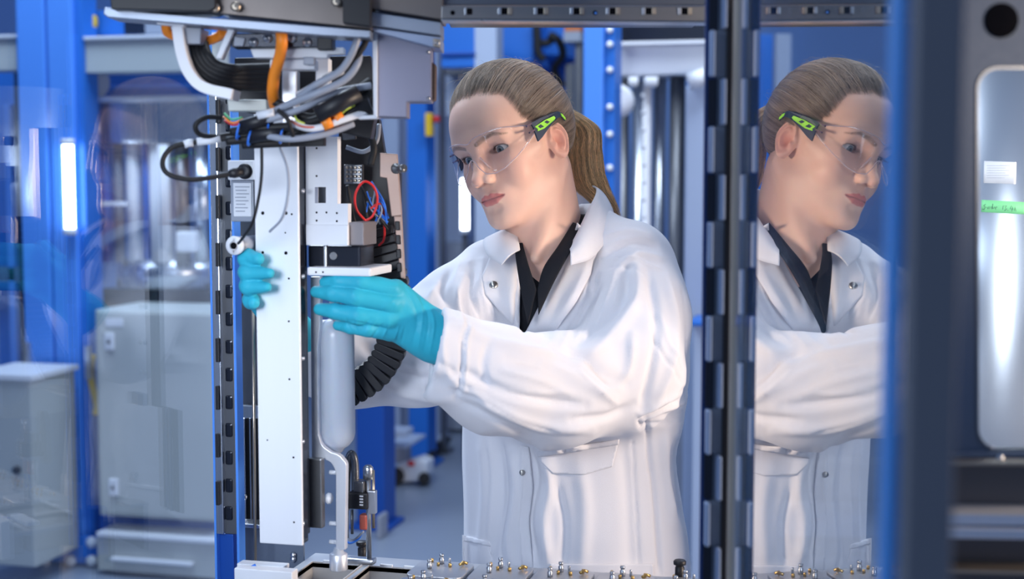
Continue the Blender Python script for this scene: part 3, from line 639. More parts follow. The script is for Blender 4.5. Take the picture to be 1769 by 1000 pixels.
# left cabinet
lc = thing('side_cabinet', 'pale grey cabinet with a black knob at the lower left corner', 'cabinet', on_y(20, 980, YL - .35))
lo, hi = pbox(-60, 650, 57, 976, YL - .35, .3); MB().box(lo, hi, .008).build('body', grey_p, lc)
bx('lid', -60, 647, 55, 656, YL - .36, .32, whitep, lc)
MB().lathe(on_y(31, 811, YL - .35), (0, -1, 0), [(.013, 0), (.015, .01), (.012, .02), (0, .022)], 20).build('knob', black, lc)
for (x, y0, y1, lb) in ((46, 592, 652, 'small steel hinge on the left post'), (150, 598, 655, 'small steel hinge on the right side of the joined posts')):
    o = bx('hinge', x - 4, y0, x + 4, y1, YL - .02, .02, steel, None); tag(o, lb, 'hinge')
beam('rear_cladding', [('panel', -60, 122, 30, 652, YL + .4, .05, blue), ('steel_band', -60, 460, 36, 486, YL + .3, .04, steel_v), ('pale_bar', 12, 180, 24, 650, YL + .3, .04, blue_l)], 'blue rear panel with steel band at the far left', 'panel')
bx('dark_gap', 31, 122, 40, 650, YL + .3, .03, gloss_b).name = 'dark_upright'; tag(bpy.data.objects['dark_upright'], 'thin dark strip for the shaded gap left of the joined posts', 'post')  # dark strip painted in for the shade of a gap, no post
cable('yellow_cable', [(160, 612, 5.51), (156, 640, 5.50), (160, 670, 5.50), (168, 700, 5.52), (166, 716, 5.52)], .014, yellow, 'yellow cable hanging between the posts and the switch cabinet')
def lamp_tube(px, y0, y1, Y, w, label, strength=9.0):
    a_ = on_y(px, y1, Y); b_ = on_y(px, y0, Y); t = thing('light_tube', label, 'lamp', a_)
    MB().tube([a_, (a_[0], a_[1], b_[2])], w, 16).build('tube', mat('lamp_glow', (1, 1, 1), .5, emis=(.88, .95, 1.0), estr=strength), t)
    for z in (a_[2], b_[2]): MB().tube([(a_[0], a_[1], z - .012), (a_[0], a_[1], z + .012)], w * 1.3, 16).build('end_cap', whitep, t)
    return t
lamp_tube(121, 245, 400, YL - .024, .020, 'glowing white tube added for the bright streak before the joined blue posts')  # added glowing tube in place of a bright streak on the left glass
lt = lamp_tube(803, 305, 400, 7.2, .020, 'bright white light tube below the woman\'s far lens')
MB().cyl((lt.location[0], lt.location[1], 0), (lt.location[0], lt.location[1], lt.location[2] - .01), .015).build('stand', steel_d, lt)

# --- middle distance
YM = 6.6
post('blue_post', 704, 738, 60, 7.0, .16, blue, 'blue steel post behind the gap between machine and woman')
post('blue_post', 612, 661, 560, 5.7, .16, blue_d, 'darker blue post standing behind the valve block')
post('pale_post', 664, 690, 60, 7.6, .12, grey_l, 'pale upright post behind the drive unit')
post('pale_post', 742, 756, 60, 7.8, .10, grey_l, 'thin pale post beside the yellow switch')
post('pale_post', 820, 858, 38, 6.8, .14, grey_l, 'wide pale post above the woman\'s hairline')
post('dark_upright', 760, 767, 60, 7.4, .05, steel_d, 'thin dark steel post right of the yellow switch')
sw = thing('emergency_switch', 'yellow switch box with red button on the blue post', 'switch', on_y(740, 236, 6.95)); bx('box', 734, 195, 745, 235, 6.93, .05, yellow, sw, .005)
MB().cyl(on_y(749, 206, 6.95), on_y(749, 206, 6.95) + [.03, 0, 0], .016).build('button', red, sw)
cab_ = beam('low_rack', [('rack', 664, 742, 703, 752, 6.3, .1, grey_l), ('side', 664, 752, 700, 800, 6.6, .1, greyc), ('shelf', 664, 768, 703, 774, 6.4, .3, grey_l)], 'low grey rack between the two blue posts', 'rack')
fz = thing('caster_foot', 'white machine foot with black wheel and red cap on the floor', 'machine foot', (*on_z(706, 838, 0)[:2], 0)); Yf = on_z(706, 838, 0)[1]
MB().prism([on_y(*p, Yf) for p in ((690, 800), (722, 792), (738, 798), (738, 822), (720, 832), (684, 834), (680, 816))], (0, .12, 0)).build('shell', whitep, fz, bevel=.01)
MB().cyl(on_y(684, 822, Yf - .04), on_y(684, 822, Yf + .04), .042).build('wheel', black_s, fz)
MB().cyl(on_y(733, 826, Yf - .02), on_y(733, 826, Yf + .08), .030).build('wheel', black_s, fz)
bx('red_cap', 704, 797, 715, 805, Yf - .01, .03, red, fz, .003)
MB().box((on_y(656, 880, 5.6)[0], 5.55, 0), (on_y(664, 880, 5.6)[0], 5.65, .10), .01).build('white_foot_block', greyc, origin=on_y(658, 890, 5.65)); tag(bpy.data.objects['white_foot_block'], 'small white block at the foot of the darker blue post', 'block')
for k in range(6):
    a0 = 742 + 8 * k; o = cable('floor_cable', [(a0, 790 - 6 * k, 7.3 + .2 * k), (a0 + 14, 770 - 4 * k, 7.7 + .2 * k), (a0 + 30, 772 - 7 * k, 8.0 + .2 * k)], .022, black_s, 'black cable lying on the floor behind the coat, ' + ['nearest', 'second nearest', 'third', 'fourth', 'fifth', 'farthest'][k] + ' of six', group='cables on the hall floor')
# far machine housings along the back
beam('back_cabinet', [('body', 752, 420, 800, 742, 8.0, .6, greyc), ('body_upper', 745, 200, 800, 420, 8.2, .6, grey_l)], 'grey machine cabinet far behind the woman\'s arm', 'cabinet')
beam('back_cabinet', [('body', 660, 205, 704, 745, 8.1, .5, grey_l)], 'pale machine cabinet between the blue post and the drive unit', 'cabinet')
beam('blue_hood', [('hood', 762, 30, 820, 116, 6.8, .14, blue), ('trim', 762, 90, 820, 96, 6.78, .02, blue_d)], 'blue machine hood left of the wide pale post', 'hood')
beam('blue_hood', [('hood', 858, 20, 920, 108, 7.2, .4, blue), ('hood_side', 920, 20, 975, 95, 7.5, .4, blue), ('back', 870, 95, 1004, 806, 7.9, .3, blue_d)], 'blue machine hood behind the top of the woman\'s hair', 'hood')
beam('grey_box', [('box', 766, 120, 830, 200, 7.9, .3, grey_l), ('dark_top', 762, 116, 860, 128, 7.7, .2, steel_d)], 'grey box under the blue hood left of the wide pale post', 'box')
ro = beam('orange_box', [('box', 975, 30, 1003, 54, 7.0, .2, mat('orange_housing', (.55, .16, .05), .5)), ('grey_part', 973, 54, 1003, 72, 7.0, .2, greyc), ('grey_stem', 992, 72, 1003, 850, 7.05, .1, steel_d)], 'orange box on a grey stem left of the blue pillar', 'box')
for p, lb in (([(926, 40, 7.34), (928, 62, 7.34), (930, 90, 7.34), (940, 104, 7.34)], 'black hose hanging from the blue hood, left one'), ([(948, 60, 7.34), (965, 70, 7.34), (972, 95, 7.4), (958, 120, 7.5), (972, 150, 7.5)], 'black hose hanging from the blue hood, right one'), ([(922, 72, 7.36), (945, 74, 7.36), (962, 60, 7.36)], 'black hose running level across the blue hood')):
    cable('hose', p, .020, black_s, lb, cat_='hose')
beam('dark_column', [('column', 975, 110, 990, 830, 7.3, .1, steel_d)], 'dark steel column left of the blue pillar', 'column')
# blue pillar right of the head
bp = post('blue_pillar', 1006, 1040, -30, 5.15, .18, blue_l, 'light blue pillar with a bolted flange right of the woman\'s head', 'pillar')
MB().box((on_y(1040, 400, 5.17)[0], 5.17, .02), (on_y(1061, 400, 5.17)[0], 5.31, on_y(1050, -30, 5.17)[2]), .004).build('flange', blue, bp)
for py in (52, 77, 121, 185, 232, 290): MB().lathe(on_y(1054, py, 5.17), (0, -1, 0), [(.012, 0), (.012, .010), (.006, .015), (0, .015)], 14).build('bolt', whitep, bp)
# test press on the right
rp = thing('test_press', 'silver test press with upright cylinders right of the blue pillar', 'machine', (on_y(1140, 700, 5.6)[0], 5.6, 0))
bx('dark_head', 1064, 35, 1240, 74, 5.75, .3, gloss_b, rp, .01); bx('white_edge', 1062, 34, 1070, 74, 5.7, .05, whitep, rp); bx('head_lip', 1066, 70, 1240, 76, 5.55, .3, whitep, rp)
bx('crosshead', 1066, 76, 1240, 130, 5.6, .3, alu, rp, .01)
for px in (1094, 1122, 1128): MB().lathe(on_y(px, 133, 5.55), (0, 0, -1), [(.02, 0), (.02, .03), (.01, .04), (0, .04)], 14).build('bolt', whitep, rp)
for (x0, x1, y0, y1, m_, Y) in ((1066, 1082, 132, 900, steel_d, 5.8), (1088, 1116, 140, 900, steel_v, 5.75), (1104, 1120, 140, 900, alu_w, 5.7), (1122, 1146, 136, 900, steel_v, 5.8), (1150, 1177, 134, 900, steel_d, 5.7)):
    a_ = on_y((x0 + x1) / 2, y1, Y); b_ = on_y((x0 + x1) / 2, y0, Y); r_ = (on_y(x1, 350, Y)[0] - on_y(x0, 350, Y)[0]) / 2
    MB().tube([(a_[0], a_[1], 0.02), (a_[0], a_[1], b_[2])], r_, 24).build('upright', m_, rp)
for k in range(9): MB().lathe(on_y(1112, 165 + 30 * k, 5.66), (0, -1, 0), [(.010, 0), (.010, .012), (0, .018)], 12).build('bolt', whitep, rp)
bx('white_panel', 1180, 148, 1222, 1010, 5.55, .25, grey_l, rp, .01)
MB().tube([on_y(1190, 142, 5.5), on_y(1222, 132, 5.5)], .035, 20).build('bright_roll', whitep, rp)
bx('base', 1062, 540, 1180, 1010, 5.55, .5, greyc, rp, .01)
q = on_y(1068, 175, 5.5); MB().lathe(q, (0, -1, 0), [(.065, 0), (.065, .05), (.05, .06), (0, .06)], 28).build('round_cover', whitep, rp)
beam('blue_cabinet', [('body', 1196, 560, 1300, 1050, 5.3, .2, grey_l), ('side', 1190, 556, 1300, 564, 5.25, .25, blue)], 'pale blue cabinet beside the lower back of the coat', 'cabinet')

# ================================================================ sliding top rail with hooks (above the woman)
tr = thing('top_rail', 'grey machine rail with a row of small slots above the woman', 'rail', wat(990, 38, 1.6))
cprism('rail', [(762, 10), (1238, 10), (1238, 38), (762, 33)], 1.60, .012, mat('rail_metal', (.26, .25, .25), .32, metal=.8), tr)
cprism('lip', [(762, 33), (1238, 37.5), (1238, 40), (762, 36)], 1.594, .03, steel, tr)
cprism('canopy_sheet', [(762, -60), (1245, -60), (1245, 9), (762, 9)], 1.63, .25, mat('canopy_metal', (.13, .145, .18), .35, metal=.6), tr)
for k in range(6):
    px = 872 + 62.3 * k
    s_ = cprism('slot', [(px - 6, 13.5), (px + 5, 13.5), (px + 5, 24.5), (px - 6, 24.5)], 1.5985, .003, holes, tr, .0003)
    cprism('slot_frame', [(px - 12, 13), (px - 6, 13), (px - 6, 25), (px - 12, 25)], 1.5965, .004, steel, tr, .0005)
    cprism('slot_frame', [(px + 5, 13), (px + 12, 13), (px + 12, 25), (px + 5, 25)], 1.5965, .004, warm_st, tr, .0005)
cprism('slot', [(806, 14), (816, 14), (816, 25), (806, 25)], 1.5985, .003, holes, tr); cprism('slot_frame', [(802, 13), (806, 13), (806, 26), (802, 26)], 1.5965, .004, steel, tr, .0005)
for px, py, m_ in ((782, 22, holes), (1028, 22, holes), (1029, 22.5, blue_l)): MB().cyl(wat(px, py, 1.599 if m_ is holes else 1.597), wat(px, py, 1.603), .0026 if m_ is holes else .0014).build('rivet_hole', m_, tr)

# ================================================================ right glass door
def PX(d): return .1727 + .0300 * d            # the pane's line in the camera-yaw frame
glass_m = bpy.data.materials.new('door_glass'); glass_m.use_nodes = True
clear_material_late = []
def cbox(name, xs, ds, zs, m, parent=None, bev=.001):        # box in the camera-yaw frame
    mb = MB(); V = [c2w(np.array([x, d, z])) for z in zs for (x, d) in ((xs[0], ds[0]), (xs[1], ds[0]), (xs[1], ds[1]), (xs[0], ds[1]))]
    mb._add(V, [(0, 3, 2, 1), (4, 5, 6, 7), (0, 1, 5, 4), (1, 2, 6, 5), (2, 3, 7, 6), (3, 0, 4, 7)])
    o = mb.build(name, m, parent, origin=V[0] if parent is None else None); 
    if bev: bv = o.modifiers.new('bevel', 'BEVEL'); bv.width = bev; bv.segments = 2
    return o
def sheet(name, p0, p1, z0, z1, th, m, parent):
    p0, p1 = np.array(p0, float), np.array(p1, float); t = (p1 - p0) / np.linalg.norm(p1 - p0); n = np.array([t[1], -t[0]]) * th
    V = [c2w(np.array([q[0], q[1], z])) for z in (z0, z1) for q in (p0, p1, p1 + n, p0 + n)]
    mb = MB(); mb._add(V, [(0, 3, 2, 1), (4, 5, 6, 7), (0, 1, 5, 4), (1, 2, 6, 5), (2, 3, 7, 6), (3, 0, 4, 7)]); return mb.build(name, m, parent)
ZD0, ZD1 = 1.01, 2.20
gd = thing('glass_door', 'open glass door on the right mirroring the woman, with blue edge strip', 'door', c2w(np.array([PX(1.37), 1.37, ZD0])))
sheet('glass_pane', (PX(1.362), 1.362), (PX(.70), .70), ZD0, ZD1, -.006, glass_m, gd)
sheet('edge_profile', (PX(1.372), 1.372), (PX(1.350), 1.350), ZD0, ZD1, .0030, mat('tan_edge', (.42, .37, .31), .45), gd)
cbox('blue_edge_strip', (.1805, .1850), (.669, .690), (ZD0, ZD1), mat('blue_strip', (.012, .24, .70), .45), gd)
cbox('door_post', (.1845, .2070), (.655, .668), (ZD0, ZD1), mat('door_post_lifted_grey', (.20, .21, .235), .5), gd, .002)  # post grey lightened to offset the shade it stands in
# hinge upright
hg = thing('piano_hinge', 'dark upright hinge with pale staggered knuckles between woman and mirror door', 'hinge', c2w(np.array([.20, 1.40, ZD0])))
cbox('blue_leaf', (.1880, .1990), (1.398, 1.404), (ZD0, ZD1), mat('hinge_blue', (.004, .035, .17), .4), hg); cbox('dark_leaf', (.1985, .2135), (1.392, 1.404), (ZD0, ZD1), char, hg)
cbox('black_edge', (.2075, .2135), (1.388, 1.392), (ZD0, ZD1), black, hg)
kn = mat('pale_knuckle', (.27, .36, .55), .4)
pz = 163.0 * 1.39 / FPX / 2
for k in range(34):
    z = cat(1226, 703, 1.39)[2] - pz * 9 + k * pz - 0
    if z > ZD1 - .05 or z < ZD0: continue
    odd = (k % 2 == 0); x0 = .1908 if odd else .2020
    cbox('hinge_knuckle', (x0, x0 + .0046), (1.380, 1.392), (z, z + pz * .96), kn, hg, .0015)
    cbox('knuckle_gap', (.1962, .2070) if odd else (.1905, .1990), (1.3905, 1.3975), (z, z + pz * .96), char if odd else gloss_b, hg, 0)
# charcoal side panel with rounded window and the steel drum behind it
sp = thing('machine_enclosure', 'charcoal machine side panel with rounded window at the right edge', 'panel', wat(1640, 995, 1.2))
def cplate(name, outer, inner, d0, th, m, parent):
    o3 = [cat(a, b, d0) for a, b in outer]; i3 = [cat(a, b, d0) for a, b in inner]
    pts = [Vector((p[0], p[2])) for p in o3 + i3]; n1, n2 = len(o3), len(i3)
    r = geometry.delaunay_2d_cdt(pts, [(i, (i + 1) % n1) for i in range(n1)] + [(n1 + i, n1 + (i + 1) % n2) for i in range(n2)], [], 0, 1e-6)
    mb = MB(); vv = [mb.bm.verts.new(tuple(c2w(np.array([v.x, d0, v.y])))) for v in r[0]]; keep = []
    for f in r[2]:
        c = sum((r[0][i] for i in f), Vector((0, 0))) / len(f); a_ = np.array([c.x]); b_ = np.array([c.y])
        if in_poly2(a_, b_, [(p[0], p[2]) for p in o3])[0] and not in_poly2(a_, b_, [(p[0], p[2]) for p in i3])[0]: keep.append(mb.bm.faces.new([vv[i] for i in f]))
    g = bmesh.ops.extrude_face_region(mb.bm, geom=keep); bmesh.ops.translate(mb.bm, vec=Vector(tuple(c2w(np.array([0, th, 0])))), verts=[v for v in g['geom'] if isinstance(v, bmesh.types.BMVert)])
    return mb.build(name, m, parent)
def rr_rect(x0, y0, x1, y1, r, n=7):
    out = []
    for cx, cy, a0 in ((x1 - r, y0 + r, -90), (x1 - r, y1 - r, 0), (x0 + r, y1 - r, 90), (x0 + r, y0 + r, 180)):
        for k in range(n + 1):
            a = math.radians(a0 + 90 * k / n); out.append((cx + r * math.cos(a), cy + r * math.sin(a)))
    return out
cplate('sheet', [(1346, -60), (1880, -60), (1880, 786), (1346, 786)], rr_rect(1690, 118, 1850, 776, 36), 1.20, .012, char, sp)
cplate('window_edge', rr_rect(1687, 115, 1853, 779, 38), rr_rect(1691, 119, 1849, 775, 35), 1.198, .006, steel_d, sp)
cprism('lower_sheet', [(1346, 800), (1880, 800), (1880, 1100), (1346, 1100)], 1.20, .02, mat('dark_gloss_sheet', (.13, .12, .12), .3, metal=.3), sp)
cprism('bright_ledge', [(1346, 796), (1880, 800), (1880, 806), (1346, 802)], 1.17, .04, warm_st, sp)
cprism('between_strip', [(1346, 782), (1880, 782), (1880, 802), (1346, 800)], 1.19, .02, char, sp)
cprism('ledge', [(1346, 884), (1880, 892), (1880, 910), (1346, 903)], 1.16, .05, alu, sp); cprism('ledge', [(1346, 908), (1880, 918), (1880, 934), (1346, 926)], 1.15, .05, alu, sp); cprism('ledge', [(1346, 976), (1880, 990), (1880, 996), (1346, 982)], 1.17, .03, warm_st, sp)
MB().lathe(wat(1727, 791, 1.19), c2w(np.array([0, -1, 0])), [(.0032, 0), (.0030, .002), (0, .003)], 16).build('screw', steel, sp)
MB().lathe(wat(1730, 35, 1.1985), c2w(np.array([0, -1, 0])), [(.0145, 0), (.0135, .0008), (0, .0008)], 28).build('cable_port', holes, sp)
dr = thing('steel_drum', 'bright brushed steel cylinder with paper label and green tape behind the right window', 'cylinder', wat(1752, 900, 2.0))
DC = np.array([.690, 2.00]); DR = .115
zb_, zt_ = cat(1740, 960, 1.9)[2], cat(1740, 60, 1.9)[2]
MB().tube([c2w(np.array([DC[0], DC[1], zb_])), c2w(np.array([DC[0], DC[1], zt_]))], DR, 96).build('drum', mat('bright_drum', (.62, .68, .76), .33, metal=.9, aniso=0.0, bump=.00004, bscale=400, stretch=(1, 1, .1)), dr)
def wrap(name, px0, px1, py0, py1, m, lift=.0006, tilt=0.0):
    Vs = []; n = 14
    def ang(px):                               # find the angle on the drum that projects to px
        best = min(np.linspace(-math.pi, 0, 721), key=lambda a: abs(884.5 + FPX * (DC[0] + DR * math.cos(a)) / (DC[1] + DR * math.sin(a)) - px) + (0 if a < -.5 and a > -2.8 else 5) + (abs(a + 1.9) * .001))
        return best
    a0, a1 = ang(px0), ang(px1)
    for i in range(n + 1):
        a = a0 + (a1 - a0) * i / n; x, d = DC[0] + (DR + lift) * math.cos(a), DC[1] + (DR + lift) * math.sin(a)
        for py in (py0, py1): Vs.append(np.array([x, d, cat(px0, py + tilt * i / n, d)[2]]))
    o = link(name, np_mesh(name, c2w(np.array(Vs)) - np.array(dr.location), np.array([(2 * i, 2 * i + 1, 2 * i + 3, 2 * i + 2) for i in range(n)])), dr, m)
    sd = o.modifiers.new('thickness', 'SOLIDIFY'); sd.thickness = .0003; return (a0, a1)
wrap('paper_label', 1697, 1752, 278, 316, mat('label_paper', (.82, .83, .86), .7), tilt=2)
wrap('green_tape', 1694, 1800, 345, 366, mat('green_tape_film', (.26, .78, .34), .6), tilt=6)
ink = mat('pen_ink', (.05, .14, .12), .6)
def on_drum(px, py, lift=.0012):
    a = min(np.linspace(-2.75, -.6, 900), key=lambda a: abs(884.5 + FPX * (DC[0] + DR * math.cos(a)) / (DC[1] + DR * math.sin(a)) - px))
    x, d = DC[0] + (DR + lift) * math.cos(a), DC[1] + (DR + lift) * math.sin(a); return c2w(np.array([x, d, cat(px, py, d)[2]]))
for stroke in ([(1702, 353), (1698, 355), (1702, 358), (1699, 362), (1696, 361)], [(1704, 358), (1706, 361), (1708, 357), (1709, 361), (1711, 357), (1713, 361), (1714, 358)], [(1714, 352), (1713, 361), (1716, 360), (1717, 357)], [(1718, 358), (1719, 362), (1720, 357), (1722, 358)],
               [(1732, 355), (1731, 362)], [(1734, 356), (1738, 355), (1735, 359), (1738, 361), (1734, 364)], [(1740, 363), (1740, 364)], [(1746, 355), (1744, 361), (1749, 361)], [(1748, 357), (1747, 365)], [(1751, 364), (1752, 357), (1754, 365)]):
    mb = MB(); mb.tube([on_drum(*p) for p in stroke], .00035, 5); mb.build('handwriting', ink, dr)
for i in range(6):
    mb = MB(); mb.tube([on_drum(x, 286 + 4.2 * i, .0011) for x in np.linspace(1702, 1742 - (i * 7 % 13), 6)], .00018, 4); mb.build('label_print', greyc, dr)
# hall furniture past the mirror door
post('pale_post', 1496, 1530, 30, 6.9, .14, grey_l, 'pale upright post seen faintly behind the right end of the mirror door')
post('blue_post', 1362, 1396, 20, 7.3, .16, blue, 'blue post seen faintly behind the middle of the mirror door')
beam('back_cabinet', [('body', 1400, 330, 1494, 838, 7.4, .5, greyc), ('door', 1404, 336, 1490, 832, 7.38, .02, grey_l)], 'grey machine cabinet behind the mirror door', 'cabinet')
beam('back_cabinet', [('body', 1620, 300, 1800, 830, 7.2, .5, grey_p), ('door', 1626, 306, 1794, 824, 7.18, .02, grey_p)], 'tall grey cabinet behind the charcoal enclosure', 'cabinet')
# ================================================================ tray table in front
YB_ = 1.90; ck = on_y(545, 955, YB_); ZT_ = float(ck[2]); XL = float(ck[0])
def tz(px, py, z=None): return on_z(px, py, ZT_ if z is None else z)
ty = thing('tray_table', 'grey metal tray table with square steel wells along the bottom edge', 'table', (XL + .45, 1.5, ZT_ - .10))
X1 = XL + 1.22; Yn = 1.12
wells = []; wp = .0; 
a_, b_, c_ = tz(540, 972), tz(622, 979), tz(513, 991)
w0 = float(a_[0]); yb = float(a_[1]); ww = float(b_[0] - a_[0]); pit = float(tz(639, 978)[0] - tz(540, 972)[0]); hh = .085
for i in range(2):
    for j in range(5): wells.append((w0 + pit * i, yb - j * (hh + .014) - hh, w0 + pit * i + ww, yb - j * (hh + .014)))
def slab(name, outer, holes_, z, th, m, parent):
    pts = []; ed = []
    def addp(P):
        n0 = len(pts); pts.extend(Vector(p) for p in P); ed.extend((n0 + i, n0 + (i + 1) % len(P)) for i in range(len(P)))
    addp(outer); 
    for h in holes_: addp([(h[0], h[1]), (h[2], h[1]), (h[2], h[3]), (h[0], h[3])])
    r = geometry.delaunay_2d_cdt(pts, ed, [], 0, 1e-6); mb = MB(); vv = [mb.bm.verts.new((v.x, v.y, z)) for v in r[0]]; keep = []
    for f in r[2]:
        c = sum((r[0][i] for i in f), Vector((0, 0))) / len(f)
        if any(h[0] < c.x < h[2] and h[1] < c.y < h[3] for h in holes_): continue
        keep.append(mb.bm.faces.new([vv[i] for i in f]))
    g = bmesh.ops.extrude_face_region(mb.bm, geom=keep); bmesh.ops.translate(mb.bm, vec=(0, 0, -th), verts=[v for v in g['geom'] if isinstance(v, bmesh.types.BMVert)])
    return mb.build(name, m, parent)
slab('frame_plate', [(XL, Yn), (X1, Yn), (X1, YB_), (XL, YB_)], wells, ZT_, .006, tray_m, ty)
for (x0, y0, x1, y1) in wells:
    mb = MB(); zb = ZT_ - .036; t_ = .0015
    mb.box((x0 - t_, y0 - t_, zb), (x1 + t_, y1 + t_, zb + t_)); mb.box((x0 - t_, y1, zb), (x1 + t_, y1 + t_, ZT_ + .002)); mb.box((x0 - t_, y0 - t_, zb), (x1 + t_, y0, ZT_ + .002)); mb.box((x0 - t_, y0, zb), (x0, y1, ZT_ + .002)); mb.box((x1, y0, zb), (x1 + t_, y1, ZT_ + .002))
    w_ = mb.build('well', well_m, ty)
    for k in (.22, .70): MB().box((x0 + ww * k, y1 - .001, ZT_ + .001), (x0 + ww * k + ww * .25, y1 + .003, ZT_ + .005), .0008).build('clip', whitep, w_)
# lid plates with pins to the right of the wells
tx0 = float(tz(728, 975)[0]); tp = float(tz(932, 990)[0] - tz(830, 982)[0]); tb = float(tz(800, 979)[1]) 
def pin(name, p, r, h, m, parent, head=True):
    pr_ = [(r, 0), (r, h * .55), (r * .7, h * .6), (r * .7, h * .75), (r * .95, h * .8), (r * .85, h), (0, h)] if head else [(r, 0), (r, h * .8), (r * .7, h), (0, h)]
    MB().lathe(p, (0, 0, 1), pr_, 14).build(name, m, parent)
where = ['right of the open wells', 'below the placket of the coat', 'below the chest pocket side of the coat', 'below the middle of the coat', 'left of the black peg', 'at the black peg', 'under the mirror door', 'far right']
for i in range(7):
    x0 = tx0 + tp * i; 
    for j in range(3):
        y1 = tb - j * (tp * 1.0)
        if j and i > 6: continue
        lbl = 'grey lid plate with brass pins ' + where[i] + (', back row' if j == 0 else ', second row' if j == 1 else ', third row')
        lid = thing('lid_plate', lbl, 'plate', (x0 + tp * .46, y1 - tp * .46, ZT_), 'lid plates on the tray table')
        w = tp * .93; P = []
        for cx, cy, a0 in ((x0 + w - .012, y1 - .012, 0), (x0 + .012, y1 - .012, 90), (x0 + .012, y1 - w + .012, 180), (x0 + w - .012, y1 - w + .012, 270)):
            for k in range(4): a = math.radians(a0 + 30 * k); P.append((cx + .012 * math.cos(a), cy + .012 * math.sin(a), ZT_ + .0005))
        MB().prism(P, (0, 0, .006)).build('plate', tray_m, lid, bevel=.001)
        z = ZT_ + .0065
        pin('tall_pin', (x0 + w * .42, y1 - w * .18, z), .0036, .014, steel, lid); pin('guide_pin', (x0 + w * .56, y1 - w * .16, z), .0018, .009, steel, lid, False)
        pin('small_pin', (x0 + w * .22, y1 - w * .10, z), .0022, .005, brass, lid, False); pin('small_pin', (x0 + w * .40, y1 - w * .32, z), .0022, .005, brass, lid, False); pin('small_pin', (x0 + w * .62, y1 - w * .34, z), .0024, .005, brass, lid, False)
        pin('tall_pin', (x0 + w * .30, y1 - w * .52, z), .0036, .013, steel, lid); pin('small_pin', (x0 + w * .80, y1 - w * .14, z), .0020, .005, brass, lid, False)
        MB().tube([(x0 + w * .78, y1 - w * .30, z + .003), (x0 + w * .84, y1 - w * .22, z + .005), (x0 + w * .90, y1 - w * .20, z + .003)], .0022, 8).build('lever', brass, lid)
for px, py, lb in ((1175, 1000, 'black peg with round head on the tray below the coat'), (626, 968, 'black peg with round head behind the steel rods')):
    p = tz(px, py); p[1] = min(p[1], YB_ - .012) ; pg = thing('locating_peg', lb, 'peg', p)
    MB().lathe(p, (0, 0, 1), [(.0065, 0), (.0065, .018), (.0055, .0185), (.0055, .021), (.0085, .022), (.0088, .026), (.0070, .028), (0, .028)], 24).build('peg', black, pg)
# table legs reaching the floor, and the pale shelf at the left
for (x, y) in ((XL + .013, YB_ - .016), (X1 - .016, YB_ - .016), (XL + .013, Yn + .016), (X1 - .016, Yn + .016)):
    MB().box((x - .012, y - .012, 0), (x + .012, y + .012, ZT_ - .006), .002).build('leg', steel_d, ty)
sh = thing('side_shelf', 'pale white shelf rail with blue clip at the bottom left of the tray', 'shelf', on_y(450, 1000, 1.70))
bx('front_rail', 405, 985, 505, 1060, 1.70, .02, alu_w, sh); bx('back_rail', 409, 976, 490, 984, 1.735, .02, alu_w, sh)
MB().tube([on_y(431, 984, 1.715), on_y(443, 978, 1.72)], .004, 10).build('blue_clip', bluewire, sh)

# ================================================================ left glass door
LP0, LP1 = np.array([-.449, 2.152]), np.array([-.720, 1.715])
ld = thing('glass_door', 'large clear glass door pane at the left with faint reflections', 'door', c2w(np.array([LP0[0], LP0[1], .70])))
glass_l = bpy.data.materials.new('left_glass'); glass_l.use_nodes = True
clear_material(glass_l, .10, (.90, .95, 1.0), .008, .9)
clear_material(glass_m, .05, (.55, .66, .78), .012, 1.0, 2.1)
sheet('glass_pane', LP0, LP1, .70, 2.2, .005, glass_l, ld)
# ================================================================ the person
skin_m = attr_mat('skin', 0.46, sss=0.12, bump=0.00012, bscale=900, spec=0.45)
eye_m = attr_mat('eye', 0.08, spec=0.6)
hair_m = attr_mat('hair', 0.38, spec=0.5)
coat_m = mat('white_coat_cotton', (0.76, 0.76, 0.81), 0.85, bump=0.00025, bscale=1400, spec=0.2, sheen=0.15)
shirt_m = mat('black_shirt', (0.012, 0.013, 0.018), 0.8, bump=0.0003, bscale=900, spec=0.25)
glove_m = mat('turquoise_nitrile', (0.035, 0.45, 0.60), 0.50, var=0.10, scale=40, bump=0.0003, bscale=160, spec=0.30)
trous_m = mat('dark_trousers', (0.03, 0.035, 0.05), 0.85)
shoe_m = mat('white_shoe', (0.6, 0.6, 0.6), 0.5)
metal_btn = mat('snap_metal', (0.55, 0.53, 0.5), 0.3, metal=1.0)

# head frame: x = her right, y = her front, z = up, origin between the ears
hy, hp_, hr = np.radians(142.5), np.radians(-10.5), np.radians(16.0)
def _R(yaw, pitch, roll):
    a, b, c = yaw, pitch, roll
    Rz = np.array([[np.cos(a), -np.sin(a), 0], [np.sin(a), np.cos(a), 0], [0, 0, 1]])
    Rx = np.array([[1, 0, 0], [0, np.cos(b), -np.sin(b)], [0, np.sin(b), np.cos(b)]])
    Ry = np.array([[np.cos(c), 0, np.sin(c)], [0, 1, 0], [-np.sin(c), 0, np.cos(c)]])
    return Rz @ Rx @ Ry
HR = _R(hy, hp_, hr); HO = np.array([0.0097, 2.15, 1.53 + 0.0252])
def h2c(p): return np.asarray(p, float) @ HR.T + HO
def c2h(p): return (np.asarray(p, float) - HO) @ HR
EYE = np.array([.0310, .0640, .0175])

